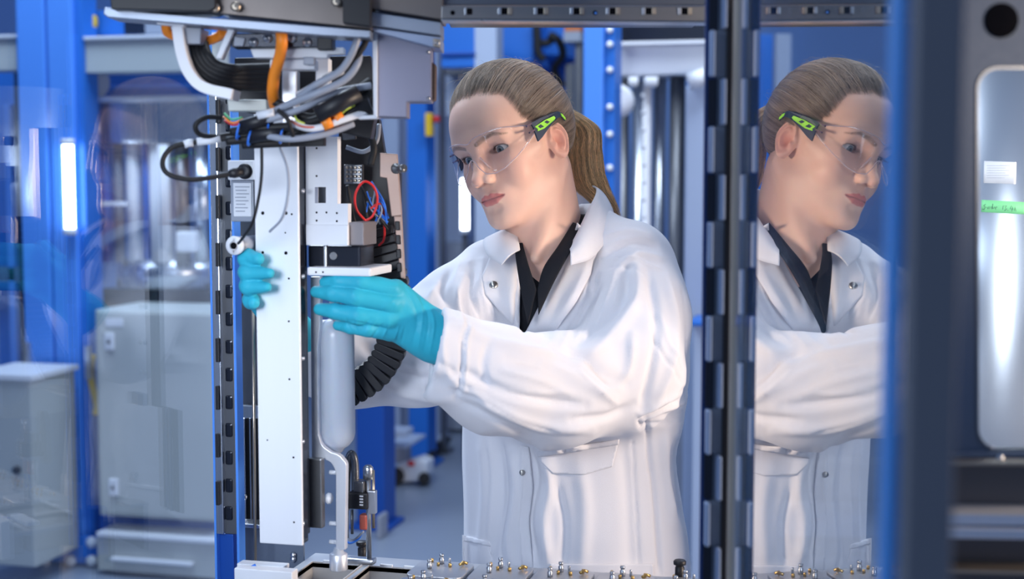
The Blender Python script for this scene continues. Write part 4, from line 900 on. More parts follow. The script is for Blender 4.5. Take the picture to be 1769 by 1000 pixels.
def skull(ax, y, z):                            # smooth head without features
    d = ell(ax, y, z, (0, -.008, .048), (.0745, .092, .0860))
    d = smin(d, ell(ax, y, z, (0, .033, .054), (.062, .0625, .060)), .03)
    d = smin(d, ell(ax, y, z, (0, .028, -.020), (.0575, .060, .072)), .02)
    return d
def head_sdf(X, Y, Z):
    p = c2h(np.stack([X, Y, Z], -1)); x, y, z = p[:, 0], p[:, 1], p[:, 2]; ax = np.sqrt(x * x + 1e-7)
    d = skull(ax, y, z)
    d = smin(d, ell(ax, y, z, (0, .050, -.062), (.036, .042, .030)), .02)
    d = smin(d, cone(ax, y, z, (.0465, .008, -.048), (.014, .074, -.080), .0125, .0120), .022)
    d = smin(d, ell(ax, y, z, (0, .0830, -.0810), (.0155, .0140, .0125)), .014)
    d = smin(d, ell(ax, y, z, (.0345, .0600, -.018), (.0225, .0225, .027)), .016)       # cheek
    d = smin(d, cone(ax, y, z, (.038, .064, .000), (.060, .030, .004), .011, .009), .014)
    d = smin(d, cone(ax, y, z, (.004, .0850, .034), (.040, .0765, .0375), .0098, .0070), .018)   # brow
    d = smin(d, ell(ax, y, z, (0, .0790, .038), (.022, .0165, .020)), .012)
    d = smax(d, -ell(ax, y, z, (.0300, .0935, .0165), (.0190, .0165, .0125)), .012)      # socket
    d = smin(d, cone(ax, y, z, (0, .0860, .020), (0, .1035, -.010), .0078, .0080), .010) # nose
    d = smin(d, cone(ax, y, z, (.004, .0800, .014), (.0085, .0885, -.014), .0080, .0085), .008)
    d = smin(d, ell(ax, y, z, (0, .1075, -.0165), (.0088, .0105, .0088)), .006)
    d = smin(d, ell(ax, y, z, (.0122, .0970, -.0195), (.0066, .0102, .0074)), .006)
    d = smax(d, -ell(ax, y, z, (.0062, .1035, -.0272), (.0032, .0058, .0038)), .002)
    d = smin(d, ell(ax, y, z, (0, .0725, -.047), (.029, .0225, .021)), .012)              # mouth mound
    up = chain(ax, y, z, [(0, .0940, -.0435), (.006, .0942, -.0428), (.0145, .0910, -.0445), (.0225, .0842, -.0478)], [.0030, .0034, .0028, .0012], .003)
    lw = chain(ax, y, z, [(0, .0925, -.0535), (.010, .0918, -.0530), (.0218, .0840, -.0487)], [.0044, .0040, .0014], .003)
    d = smin(d, up, .0035); d = smin(d, lw, .004)
    d = smax(d, -chain(ax, y, z, [(0, .0990, -.0482), (.010, .0970, -.0480), (.0190, .0902, -.0483), (.0250, .0852, -.0486)], [.0010, .0009, .0009, .0005], .001), .0018)
    d = smax(d, -cone(ax, y, z, (0, .1065, -.031), (0, .1060, -.039), .0022, .0028), .003)
    d = smax(d, -cone(ax, y, z, (0, .1010, -.0640), (.010, .0965, -.0640), .003, .002), .008)
    # eyelids: a shell over the eyeball with an almond slit
    ex, ey, ez = ax - EYE[0], y - EYE[1], z - EYE[2]; er = np.sqrt(ex * ex + ey * ey + ez * ez)
    d = smin(d, er - .0136, .0045)
    d = smin(d, chain(ax, y, z, [(.0165, .0740, .0215), (.024, .0785, .0262), (.034, .0780, .0272), (.0445, .0695, .0215)], [.0018, .0022, .0022, .0018], .003), .004)
    u = np.clip((ax - .0305) / .0148, -1, 1)
    top = EYE[2] - .0008 + .0056 * np.sqrt(np.maximum(0, 1 - np.abs(u + .08) ** 2.2)) + .0012 * u
    bot = EYE[2] - .0012 - .0040 * np.sqrt(np.maximum(0, 1 - np.abs(u - .10) ** 2.4)) + .0012 * u
    slit = np.maximum(np.maximum(z - top, bot - z), np.abs(ax - .0305) - .0146)
    slit = np.maximum(slit, .066 - y)
    d = smax(d, -slit, .0010)
    # ears
    xe = ax - 0.26 * (-.002 - y)                             # ears flare outwards to the back
    ca, sa = math.cos(.20), math.sin(.20); yy = (y + .0100) * ca - (z - .0045) * sa; zz = (y + .0100) * sa + (z - .0045) * ca
    wa = np.where(zz < 0, .0165 - .0055 * np.clip(-zz / .030, 0, 1), .0165 + .0010 * np.clip(zz / .02, 0, 1)); yl = yy - .0045 * np.clip(-zz / .028, 0, 1) ** 1.5
    r_ = np.sqrt((yl / wa) ** 2 + (zz / .0290) ** 2 + 1e-9); th_ = np.arctan2(zz / .029, yl / wa)     # th 0 = front, 90 deg = top
    front = np.clip((np.cos(th_) - .35) / .4, 0, 1) * np.clip((.35 - np.sin(th_)) / .3, 0, 1)
    lobe = np.clip((-zz - .014) / .008, 0, 1)
    h = .0030 + .0058 * np.exp(-((r_ - .84) / .13) ** 2) * (1 - front) * (1 - .55 * lobe)
    h = h + .0045 * np.exp(-((r_ - .50) / .13) ** 2) * np.clip((.45 - np.cos(th_)) / .5, 0, 1) * (1 - lobe) + .0030 * lobe
    h = h + .0060 * np.exp(-((yy - .0115) / .0042) ** 2 - ((zz + .0040) / .0055) ** 2)
    h = h - .0042 * np.exp(-((yy - .0020) / .0058) ** 2 - ((zz + .0035) / .0075) ** 2)
    e = smax(smax(xe - (.0685 + h), (r_ - 1) * .0125, .0022), .064 - xe, .002)
    d = smin(d, e, .0035)
    # neck, in the camera-yaw frame
    n = cone(X, Y, Z, NA, NB, .0500, .0530)
    n = smin(n, cone(X, Y, Z, NC, ND, .044, .054), .03)
    n = smin(n, ell(X, Y, Z, (NB[0] + .005, NB[1] + .01, NB[2] - .075), (.15, .085, .065)), .05)
    n = smin(n, cone(X, Y, Z, STM, STJ, .0085, .0075), .02)   # neck muscle from behind the ear to the collar bone
    d = smin(d, n, .016)
    return d
NA = h2c((0, -.036, -.030)); NB = np.array([.070, 2.190, 1.372])
NC = h2c((0, .012, -.050)); ND = np.array([.068, 2.135, 1.372])
STM = h2c((-.050, -.030, -.030)); STJ = cat(925, 445, 2.075)

def mesh_part(name, fn, lo, hi, h, it=2, margin=1.6):
    V, Fc = nets(fn, lo, hi, h, margin); V = relax(V, Fc, it); return V, Fc

def set_tint(me, C, name='tint'):
    a = me.color_attributes.new(name, 'FLOAT_COLOR', 'POINT')
    a.data.foreach_set('color', np.concatenate([C, np.ones((len(C), 1))], 1).astype(np.float32).ravel())

PLOC = c2w(np.array([0.10, 2.16, 0.0]))
person = thing('person', 'woman in white lab coat, turquoise gloves and safety glasses reaching to the machine column', 'person', PLOC)
def plocal(Vw): return np.asarray(Vw) - PLOC

V, Fc = mesh_part('body', head_sdf, (-.17, 1.95, 1.27), (.27, 2.33, 1.72), .00125, 1)
hp = c2h(V); hx = np.abs(hp[:, 0]); hyy, hz = hp[:, 1], hp[:, 2]
def blob(c, r, p=2.0): return np.exp(-(((hx - c[0]) / r[0]) ** 2 + ((hyy - c[1]) / r[1]) ** 2 + ((hz - c[2]) / r[2]) ** 2) ** (p / 2))
C = np.tile(np.array([.78, .495, .385]), (len(V), 1))
def tint(w, col): 
    global C
    C = C * (1 - w[:, None]) + np.array(col) * w[:, None]
tint(.35 * blob((.040, .07, -.018), (.022, .03, .022)), (.72, .33, .26))
tint(.35 * blob((0, .115, -.018), (.012, .02, .010)), (.72, .33, .27))
tint(.50 * blob((.078, -.012, .004), (.012, .022, .035)), (.76, .30, .22)); tint(.55 * blob((.072, -.008, .001), (.010, .008, .010)), (.55, .13, .09))
tint(.55 * blob((.022, .08, .012), (.015, .02, .014)), (.46, .25, .21))
tint(.40 * blob((.031, .078, .024), (.014, .02, .004)), (.55, .33, .28))
Z0 = np.zeros_like(hx)
ul = chain(hx, Z0, hz, [(0, 0, -.0448), (.006, 0, -.0440), (.0145, 0, -.0455), (.0236, 0, -.0480)], [.0026, .0034, .0024, .0006], .002)
ll = chain(hx, Z0, hz, [(0, 0, -.0530), (.010, 0, -.0524), (.0225, 0, -.0490)], [.0046, .0040, .0008], .002)
lip = np.clip(-np.minimum(ul, ll) / .0012 + .6, 0, 1) * (hyy > .07)
tint(.85 * lip, (.62, .17, .16))
tint(.75 * np.clip(1 - np.abs(hz + .0482) / .0014, 0, 1) * (hx < .024) * (hyy > .082), (.22, .06, .06))
tint(.85 * blob((.0062, .104, -.0262), (.0030, .008, .0026), 4), (.20, .07, .05))
brow = chain(hx, Z0, hz, [(.011, 0, .0325), (.024, 0, .0375), (.038, 0, .0400), (.052, 0, .0345)], [.0020, .0026, .0022, .0006], .001)
browm = np.clip(-brow / .0020 + .8, 0, 1) * (hyy > .05)
nzb = 0.75 + .25 * np.sin(hp[:, 0] * 5200 + hz * 2600)
tint(.85 * browm * nzb, (.20, .115, .075))
ed = np.sqrt((hx - EYE[0]) ** 2 + (hyy - EYE[1]) ** 2 + (hz - EYE[2]) ** 2)
u_ = np.clip((hx - .0305) / .0148, -1, 1)
topv = EYE[2] - .0008 + .0056 * np.sqrt(np.maximum(0, 1 - np.abs(u_ + .08) ** 2.2)) + .0012 * u_
botv = EYE[2] - .0012 - .0040 * np.sqrt(np.maximum(0, 1 - np.abs(u_ - .10) ** 2.4)) + .0012 * u_
near = (ed < .0165) & (np.abs(u_) < 1) & (hyy > .066)
tint(.95 * near * np.clip(1 - np.abs(hz - topv) / .0011, 0, 1), (.16, .08, .06))
tint(.4 * near * np.clip(1 - np.abs(hz - botv) / .0010, 0, 1), (.45, .22, .19))
mole = np.exp(-(np.linalg.norm(hp - np.array([-.060, .030, -.022]), axis=1) / .0015) ** 2); tint(.6 * mole, (.45, .20, .15))
W = c2w(V); me = np_mesh('body', plocal(W), Fc); set_tint(me, C)
body = link('body', me, person, skin_m)

# eyeballs
def eyeball(sgn):
    c = np.array([EYE[0] * sgn, EYE[1], EYE[2]]); r = .01225
    g = np.array([-.05 * 1.0, 1.0, -.20]); g /= np.linalg.norm(g)
    bm = bmesh.new(); bmesh.ops.create_uvsphere(bm, u_segments=48, v_segments=40, radius=1.0)
    P = np.array([v.co[:] for v in bm.verts]); q = np.array([[f.index for f in []]])
    a = np.arccos(np.clip(P[:, 2], -1, 1))
    up = np.array([0, 0, 1.0]); s_ = np.cross(up, g); s_ /= np.linalg.norm(s_); t_ = np.cross(g, s_)
    rr = r * (1 + .05 * np.exp(-(a / .42) ** 4))
    Q = (P[:, :1] * s_ + P[:, 1:2] * t_ + P[:, 2:3] * g) * rr[:, None] + c
    col = np.tile([.66, .60, .57], (len(P), 1))
    iris = (a < .47)[:, None]; col = np.where(iris, np.array([.13, .155, .16]), col)
    col = np.where(((a > .40) & (a < .50))[:, None], np.array([.05, .07, .09]), col); col = np.where((a < .20)[:, None], np.array([.004, .004, .005]), col)
    me = bpy.data.meshes.new('eyeball'); 
    for v, p in zip(bm.verts, plocal(c2w(h2c(Q)))): v.co = p
    for f in bm.faces: f.smooth = True
    bm.to_mesh(me); bm.free(); set_tint(me, col)
    link('eyeball', me, person, eye_m)
eyeball(1); eyeball(-1)

# eyelashes (one mesh per eye)
def lashes(sgn):
    m = MB()
    for k in range(26):
        u = -0.92 + 1.84 * k / 25
        z = EYE[2] - .0008 + .0056 * math.sqrt(max(0, 1 - abs(u + .08) ** 2.2)) + .0012 * u
        x = .0305 + .0146 * u; dx, dz = x - EYE[0], z - EYE[2]
        y = EYE[1] + math.sqrt(max(1e-6, .0137 ** 2 - dx * dx - dz * dz))
        l = .0058 + .0015 * u
        p0 = np.array([x, y, z]); p1 = p0 + np.array([u * .0012, l * .6, .0001]); p2 = p0 + np.array([u * .0035, l, .0020])
        pts = [c2w(h2c(p * np.array([sgn, 1, 1]))) for p in (p0, p1, p2)]
        m.tube(pts, [.00022, .00017, .00006], 4)
    m.build('eyelashes', mat_lash, person)
mat_lash = mat('lash', (.03, .018, .012), .6)
lashes(1); lashes(-1)
# ---------------------------------------------------------------- hair
def scalp(p): return skull(np.sqrt(p[:, 0] ** 2 + 1e-7), p[:, 1], p[:, 2])
HC = np.array([0, -.008, .030])
def on_skull(D, off):                          # march from the head's centre along unit directions to an offset of the scalp
    s = np.full(len(D), .03)
    for _ in range(40):
        s = s + np.clip(off - scalp(HC + D * s[:, None]), -.02, .02) * 0.9
    return HC + D * s[:, None]
def dirs(P): 
    D = np.asarray(P, float) - HC; return D / np.linalg.norm(D, axis=-1, keepdims=True)
BASE = np.array([0, -.104, .060]); bdir = dirs(BASE)
HL = np.array([[0, .074, .098], [.020, .071, .096], [.036, .062, .089], [.047, .050, .080], [.053, .046, .064], [.058, .042, .047], [.064, .030, .036], [.070, .016, .026],
               [.074, .006, .022], [.078, -.004, .032], [.078, -.024, .030], [.074, -.034, .004], [.064, -.044, -.022], [.046, -.060, -.044], [.024, -.072, -.052], [0, -.076, -.054]])
hlp = np.array(bez(HL, 20)); hld = dirs(hlp)
def angles(D):                                 # polar coordinates about the ponytail's direction
    e3 = bdir; e1 = np.array([1.0, 0, 0]); e2 = np.cross(e3, e1)
    c = D @ e3; return np.arccos(np.clip(c, -1, 1)), np.arctan2(D @ e2, D @ e1), e1, e2, e3
rad, ang, e1, e2, e3 = angles(hld)
o_ = np.argsort(ang); angS, radS = ang[o_], rad[o_]
def hair_rad(a):                               # hairline radius at angle a, mirrored left/right
    a = np.where(np.cos(a) < 0, np.where(a > 0, np.pi - a, -np.pi - a), a)
    return np.interp(a, angS, radS)
def sph(r, a): return (np.cos(r)[:, None] * e3 + np.sin(r)[:, None] * (np.cos(a)[:, None] * e1 + np.sin(a)[:, None] * e2))
# cap under the strands
na, nr = 160, 60
A, T = np.meshgrid(np.linspace(-np.pi, np.pi, na, endpoint=False), np.linspace(0, 1, nr), indexing='ij')
Rr = hair_rad(A.ravel()) * T.ravel(); D = sph(Rr, A.ravel())
capP = on_skull(D, .0095 * np.clip((1 - T.ravel()) * 4 - .22, -.15, 1) - .0005)
Fq = []
for i in range(na):
    for j in range(nr - 1):
        i2 = (i + 1) % na; Fq.append((i * nr + j, i * nr + j + 1, i2 * nr + j + 1, i2 * nr + j))
me = np_mesh('hair', plocal(c2w(h2c(capP))), np.array(Fq))
cc = np.tile([.17, .125, .095], (len(capP), 1)) * (1 + .25 * np.sin(A.ravel() * 90)[:, None]); set_tint(me, cc)
hair = link('hair', me, person, hair_m)

def strand_mesh(name, paths, radii, cols, parent, m, seg=3):   # paths (n,k,3) world coordinates
    n, k, _ = paths.shape
    t = np.gradient(paths, axis=1); t /= np.linalg.norm(t, axis=2, keepdims=True) + 1e-12
    ref = np.array([.31, .2, .93]); a = np.cross(t, ref); a /= np.linalg.norm(a, axis=2, keepdims=True) + 1e-12; b = np.cross(t, a)
    an = 2 * np.pi * np.arange(seg) / seg
    V = paths[:, :, None, :] + (a[:, :, None, :] * np.cos(an)[None, None, :, None] + b[:, :, None, :] * np.sin(an)[None, None, :, None]) * radii[:, :, None, None]
    V = V.reshape(-1, 3); base = (np.arange(n)[:, None, None] * k + np.arange(k - 1)[None, :, None]) * seg; j = np.arange(seg)[None, None, :]; j2 = (j + 1) % seg
    Fq = np.stack([base + j, base + j2, base + seg + j2, base + seg + j], -1).reshape(-1, 4)
    M = np.array(parent_world(parent).inverted()); V = V @ M[:3, :3].T + M[:3, 3]
    me = np_mesh(name, V, Fq); set_tint(me, np.repeat(np.repeat(cols, k, 0), seg, 0)); o = link(name, me, parent, m); return o
n = 14000; k = 16
a0 = rng.uniform(-np.pi, np.pi, n)
frac = np.where(rng.random(n) < .62, 1 - np.abs(rng.normal(0, .055, n)) + rng.normal(0, .012, n), rng.uniform(.35, 1, n))
r0 = hair_rad(a0) * np.clip(frac, .3, 1.05); tt = np.linspace(0, 1, k)
wob = rng.normal(0, .030, n)
Rp = r0[:, None] * (1 - tt ** 1.0 * .96)
Ap = a0[:, None] + wob[:, None] * np.sin(np.pi * tt) + rng.normal(0, .010, n)[:, None]
clump = np.round(a0 * 34) / 34 - a0; Ap = Ap + clump[:, None] * (.40 * np.sin(np.pi * np.clip(tt * 1.1, 0, 1)))
lift = (.0092 + rng.uniform(0, .0022, n)[:, None] + .0012 * np.cos(a0 * 34 * 2 * np.pi)[:, None]) * np.clip(tt * 3.6 + .02, 0, 1) ** .8 + .0030 * np.sin(np.pi * tt)
lift = lift + (frac < .9)[:, None] * .004 * (1 - np.clip(tt * 4, 0, 1)) 
P3 = on_skull(sph(Rp.ravel(), Ap.ravel()), lift.ravel()).reshape(n, k, 3)
coh = .5 * np.sin(a0 * 61) + .5 * np.sin(a0 * 97 + 1.3) + .5 * np.sin(a0 * 173 + 2.1) + .3 * np.sin(a0 * 29)
tone = (1 + .34 * coh + rng.normal(0, .18, n))[:, None]; warm = np.clip(rng.normal(.5, .3, n), 0, 1)[:, None]
cols = (np.array([.36, .30, .26]) * (1 - warm) + np.array([.42, .31, .22]) * warm) * np.clip(tone, .35, 2.0)
rd = np.interp(tt, [0, .1, 1], [.00006, .00017, .00019])[None, :] * rng.uniform(.7, 1.35, n)[:, None]
strand_mesh('hair_strands', c2w(h2c(P3)), rd, cols, person, hair_m)
# fly-aways
n2 = 420; a1 = rng.uniform(-np.pi, np.pi, n2); r1 = hair_rad(a1) * rng.uniform(.4, 1, n2); tt2 = np.linspace(0, 1, 10)
P4 = on_skull(sph((r1[:, None] - .35 * tt2).ravel(), (a1[:, None] + rng.normal(0, .3, n2)[:, None] * tt2).ravel()), (.004 + .020 * rng.random(n2)[:, None] * np.sin(np.pi * np.minimum(tt2 * .8, 1)) ).ravel()).reshape(n2, 10, 3)
strand_mesh('stray_hairs', c2w(h2c(P4)), np.full((n2, 10), .00011), np.tile([.42, .32, .22], (n2, 1)), person, hair_m)

# ponytail: a bundle from the tie down behind the neck
tie = c2w(h2c(BASE + np.array([0, -.012, 0.004])))
cl = [h2c(BASE + np.array([0, .010, 0])), h2c(BASE + np.array([0, -.014, .004])), cat(1004, 220, 2.225), cat(1009, 265, 2.235), cat(1016, 312, 2.24), cat(1040, 346, 2.24), cat(1070, 382, 2.24)]
cl = np.array(bez(cl, 10)); kk = len(cl); s_ = np.linspace(0, 1, kk)
wid = np.interp(s_, [0, .12, .2, .45, .7, .88, 1], [.010, .010, .014, .026, .029, .018, .003])
n3 = 3000; th = rng.uniform(0, 2 * np.pi, n3); ro = np.sqrt(rng.random(n3)) 
ro = np.where(rng.random(n3) < .55, .85 + .15 * ro, ro)
side = np.array([1.0, 0.15, .1]); side /= np.linalg.norm(side); dep = np.array([-.15, 1.0, 0])
ph = rng.uniform(0, 6.28, n3); fq = rng.uniform(2, 5, n3)
cg = np.round(th * 7) / 7
offx = (np.cos(th) * ro)[:, None] * wid + .0016 * np.sin(fq[:, None] * s_ * 6 + ph[:, None] + cg[:, None] * 9) * (s_ > .2)
offd = (np.sin(th) * ro)[:, None] * wid * .7 + .0014 * np.cos(fq[:, None] * s_ * 5 + cg[:, None] * 11)
end = rng.uniform(.72, 1.0, n3)
sp = s_[None, :] * end[:, None]
ci = [np.interp(sp, s_, cl[:, i]) for i in range(3)]
PP = np.stack(ci, -1) + offx[..., None] * side + offd[..., None] * dep
ton = np.clip(1 + .30 * np.sin(th * 17) + .25 * np.sin(th * 41 + 1) + rng.normal(0, .2, n3), .35, 1.9)[:, None]; wm = rng.random(n3)[:, None]
pcols = (np.array([.78, .50, .25]) * wm + np.array([.55, .38, .22]) * (1 - wm)) * ton  # ponytail colours brightened for the light falling from the right
strand_mesh('ponytail', c2w(PP), np.full((n3, kk), .00027) * np.interp(s_, [0, .9, 1], [1, 1, .5]), pcols, person, hair_m)
# ---------------------------------------------------------------- safety glasses (worn, a thing of its own)
lens_m = bpy.data.materials.new('clear_polycarbonate'); lens_m.use_nodes = True
clear_material(lens_m, 0.02, (.995, .995, 1.0), .015, .55)
rim_m = mat('lens_edge', (.62, .50, .54), .15, alpha=.55, spec=.8)
temple_m = mat('navy_temple', (.022, .038, .075), .42)
neon_m = mat('neon_green_rubber', (.36, .85, .06), .5)
clip_m = mat('clear_clip', (.16, .10, .12), .12, spec=.9)
GT = c2w(h2c((0, .10, .02)))
glasses = thing('safety_glasses', 'clear wraparound safety glasses with navy and neon green temples on the woman\'s face', 'glasses', GT)
def lens_pt(u, z, off=0.0):                    # u = half-width coordinate -1..1; z height
    th = u * 1.16
    x = (.0770 + off) * math.sin(th) / math.sin(1.16); y = .044 + (.0670 + off) * (math.cos(th) - math.cos(1.16)) / (1 - math.cos(1.16))
    lobe = -.0045 * math.exp(-(u / .16) ** 2)
    return np.array([x, y + lobe - .10 * (z - .02), z])
def top_z(u): a = abs(u); return .0415 + .003 * math.exp(-((a - .45) / .3) ** 2) - .008 * max(0, a - .6) / .4 - .0045 * math.exp(-(u / .10) ** 2)
def bot_z(u):
    a = abs(u); k = np.interp(a, [0, .06, .12, .22, .36, .50, .70, .88, 1], [.014, .010, -.001, -.0125, -.0155, -.013, -.002, .011, .022]); return float(k)
NU, NV = 72, 14; Vg = []; 
for i in range(NU + 1):
    u = -1 + 2 * i / NU
    for j in range(NV + 1):
        z = bot_z(u) + (top_z(u) - bot_z(u)) * j / NV; Vg.append(lens_pt(u, z))
Fg = np.array([(i * (NV + 1) + j, (i + 1) * (NV + 1) + j, (i + 1) * (NV + 1) + j + 1, i * (NV + 1) + j + 1) for i in range(NU) for j in range(NV)])
me = np_mesh('lens', c2w(h2c(np.array(Vg))) - GT, Fg); lens = link('lens', me, glasses, lens_m)
sd = lens.modifiers.new('thickness', 'SOLIDIFY'); sd.thickness = .0018; sd.offset = 0
us = np.linspace(-1, 1, 90)
loop = [lens_pt(u, top_z(u)) for u in us] + [lens_pt(u, bot_z(u)) for u in us[::-1]] + [lens_pt(-1, top_z(-1))]
m = MB(); m.tube(c2w(h2c(np.array(loop))), .00075, 6); m.build('lens_edge', rim_m, glasses)
# nose pad of clear plastic
for s_ in (-1, 1):
    m = MB(); m.tube(c2w(h2c(np.array([(.0095 * s_, .098, .014), (.0125 * s_, .095, .004), (.0155 * s_, .0905, -.006)]))), [.0014, .0018, .0012], 6); m.build('nose_pad', rim_m, glasses)
def side_x(y): return .0775 + .0105 * np.clip((.046 - y) / .040, 0, 1) - .004 * np.clip((-.012 - y) / .02, 0, 1)
def temple_prism(poly, s_, x0, th, name, mt, par):
    x0 = x0 + .0
    m = MB(); P = [c2w(h2c((s_ * (side_x(y) + x0), y, z))) for y, z in poly]
    Q = [c2w(h2c((s_ * (side_x(y) + x0 + th), y, z))) for y, z in poly]
    k = len(P); V = P + Q; Fs = [tuple(range(k)), tuple(range(2 * k - 1, k - 1, -1))] + [((i + 1) % k, i, i + k, (i + 1) % k + k) for i in range(k)]
    m._add(V, Fs); return m.build(name, mt, par)
for s_ in (-1, 1):
    body_poly = [(.047, .0365), (.030, .0395), (.006, .0425), (-.010, .0425), (-.021, .0390), (-.027, .0290), (-.0245, .0262), (-.017, .0330), (-.007, .0330), (.004, .0300), (.018, .0230), (.036, .0120), (.044, .0085), (.0445, .022), (.0445, .030)]
    tp = temple_prism(body_poly, s_, -.0012, .0024, 'temple', temple_m, glasses)
    ins = [(.0425, .0300), (.022, .0350), (.0035, .0370), (.0015, .0335), (.006, .0310), (.028, .0235), (.0405, .0225), (.0390, .0255)]
    g = temple_prism(ins, s_, .0011, .0009, 'green_inlay', neon_m, tp)
    for wq in ([(.0375, .0290), (.0320, .0308), (.0275, .0262), (.0350, .0255)], [(.0245, .0325), (.0195, .0338), (.0150, .0305), (.0200, .0288)]):
        temple_prism(wq, s_, .0020, .0003, 'inlay_slot', temple_m, tp)
    temple_prism([(-.0150, .0385), (-.0205, .0362), (-.0255, .0305), (-.0240, .0270), (-.0200, .0300), (-.0160, .0340)], s_, .0012, .0009, 'green_tip', neon_m, tp)
    for (z0, y0) in ((.0325, .058), (.0225, .056)):
        temple_prism([(y0, z0), (y0 - .012, z0 + .002), (y0 - .012, z0 + .0045), (y0, z0 + .0025)], s_, -.0014, .0030, 'hinge_clip', clip_m, tp)
# ---------------------------------------------------------------- lab coat, shirt, sleeves
rows = [  # photo row, left edge, right edge, centre depth, half depth
 (352, 965, 1030, 2.20, .030), (372, 935, 1062, 2.20, .050), (392, 895, 1098, 2.19, .066), (415, 858, 1128, 2.18, .078), (445, 822, 1152, 2.175, .090), (490, 800, 1172, 2.17, .106),
 (560, 796, 1188, 2.165, .120), (640, 796, 1192, 2.16, .134), (720, 797, 1184, 2.16, .134), (790, 797, 1165, 2.16, .134), (850, 798, 1174, 2.16, .138),
 (910, 799, 1184, 2.16, .144), (1000, 797, 1192, 2.16, .150), (1200, 785, 1210, 2.16, .16), (1380, 770, 1225, 2.16, .17)]
rz_, rx0, rx1, rcd, rb = [], [], [], [], []
for py, xl, xr, dc, b in rows:
    a0_, a1_ = cat(xl, py, dc), cat(xr, py, dc); rz_.append(a0_[2]); rx0.append(a0_[0]); rx1.append(a1_[0]); rcd.append(dc); rb.append(b)
o_ = np.argsort(rz_); rz_, rx0, rx1, rcd, rb = [np.array(q)[o_] for q in (rz_, rx0, rx1, rcd, rb)]
ZB, ZT = rz_[0], rz_[-1]
from math import pi
def smooth_tab(z, zs, v):
    return (np.interp(z - .02, zs, v) + np.interp(z, zs, v) * 2 + np.interp(z + .02, zs, v)) / 4
def torso(x, y, z, grow=0.0):
    a = (smooth_tab(z, rz_, rx1) - smooth_tab(z, rz_, rx0)) / 2 + grow; cx = (smooth_tab(z, rz_, rx1) + smooth_tab(z, rz_, rx0)) / 2
    b = smooth_tab(z, rz_, rb) + grow; cy = smooth_tab(z, rz_, rcd)
    x0 = np.interp(z, [.9, 1.2, 1.32, 1.40], [.040, .034, .020, .010]); s_ = np.interp(z, [.6, 1.25, 1.40], [.62, .50, .15])
    sp_ = .012 * np.log1p(np.exp(np.clip((x0 - x) / .012, -30, 30)))
    y = y - s_ * np.minimum(sp_, .12)
    X, Y = (x - cx) / a, (y - cy) / b
    k = (np.abs(X) ** 2.3 + np.abs(Y) ** 2.3) ** (1 / 2.3)
    d = (k - 1) * np.minimum(a, b) * 0.9
    return smax(smax(d, z - (ZT + grow), .02), (ZB) - z, .005)
SHL, ELL_, WRL = cat(1100, 462, 2.155), cat(1076, 640, 2.02), cat(768, 607, 1.835)
def arm_left(x, y, z, g=0.0):
    P = [cat(1085, 455, 2.155), cat(1098, 545, 2.11), cat(1078, 645, 2.03), cat(960, 676, 1.94), cat(855, 655, 1.875), cat(745, 600, 1.825)]
    return chain(x, y, z, P, [.066 + g, .074 + g, .082 + g, .074 + g, .067 + g, .056 + g], .03)
def arm_right(x, y, z, g=0.0):
    P = [cat(848, 475, 2.17), cat(790, 545, 2.13), cat(725, 608, 2.08), cat(610, 628, 2.06), cat(520, 615, 2.03)]
    return chain(x, y, z, P, [.054 + g, .068 + g, .076 + g, .060 + g, .054 + g], .03)
def in_poly(px, py, poly):
    c = np.zeros(len(px), bool); n = len(poly)
    for i in range(n):
        x0, y0 = poly[i]; x1, y1 = poly[(i + 1) % n]
        c ^= ((y0 > py) != (y1 > py)) & (px < (x1 - x0) * (py - y0) / (y1 - y0 + 1e-12) + x0)
    return c
def poly_dist(px, py, poly, closed=True):
    d = np.full(len(px), 1e9); n = len(poly)
    for i in range(n if closed else n - 1):
        a = np.array(poly[i], float); b = np.array(poly[(i + 1) % n], float); ba = b - a
        t = np.clip(((px - a[0]) * ba[0] + (py - a[1]) * ba[1]) / (ba @ ba + 1e-9), 0, 1)
        d = np.minimum(d, np.hypot(px - a[0] - ba[0] * t, py - a[1] - ba[1] * t))
    return d
def to_px(P):
    x, y, z = P[..., 0], P[..., 1], P[..., 2] - CAMZ
    fw = y * math.cos(PITCH) - z * math.sin(PITCH); u = y * math.sin(PITCH) + z * math.cos(PITCH)
    return 884.5 + FPX * x / fw, 500 - FPX * u / fw
VOPEN = [(893, 378), (898, 440), (899, 500), (898, 568), (905, 577), (930, 530), (962, 470), (985, 420), (1003, 372), (1003, 330), (985, 300), (900, 300)]
def coat_sdf(x, y, z):
    d = torso(x, y, z)
    aL = arm_left(x, y, z); aR = arm_right(x, y, z)
    d = smin(d, aL, .028); d = smin(d, aR, .030)
    # cuff openings
    ax = cat(745, 598, 1.822); ad = cat(855, 655, 1.875) - ax; ad /= np.linalg.norm(ad)
    c0 = cat(755, 588, 1.828); dr = np.array([.975, .08, -.19]); dr /= np.linalg.norm(dr)
    s_ = (x - c0[0]) * dr[0] + (y - c0[1]) * dr[1] + (z - c0[2]) * dr[2]
    near = cone(x, y, z, ax - ad * .05, ax + ad * .05, .085, .085)
    d = np.where(near < .03, smax(d, -s_, .002), d)
    inner = cone(x, y, z, ax - ad * .03, ax + ad * .06, .044, .042)
    d = smax(d, -np.maximum(inner, s_ - .05), .003)
    # front opening with the shirt below
    P = np.stack([x, y, z], -1); px, py = to_px(P)
    dist = poly_dist(px, py, VOPEN) * .0008; sd_ = np.where(in_poly(px, py, VOPEN), -dist, dist)
    op = np.maximum(sd_, y - 2.20)
    d = smax(d, -op, .004)
    # hollow for the neck
    d = smax(d, -cone(x, y, z, NB + np.array([0.005, 0, -.03]), NA, .064, .064), .008)
    return d
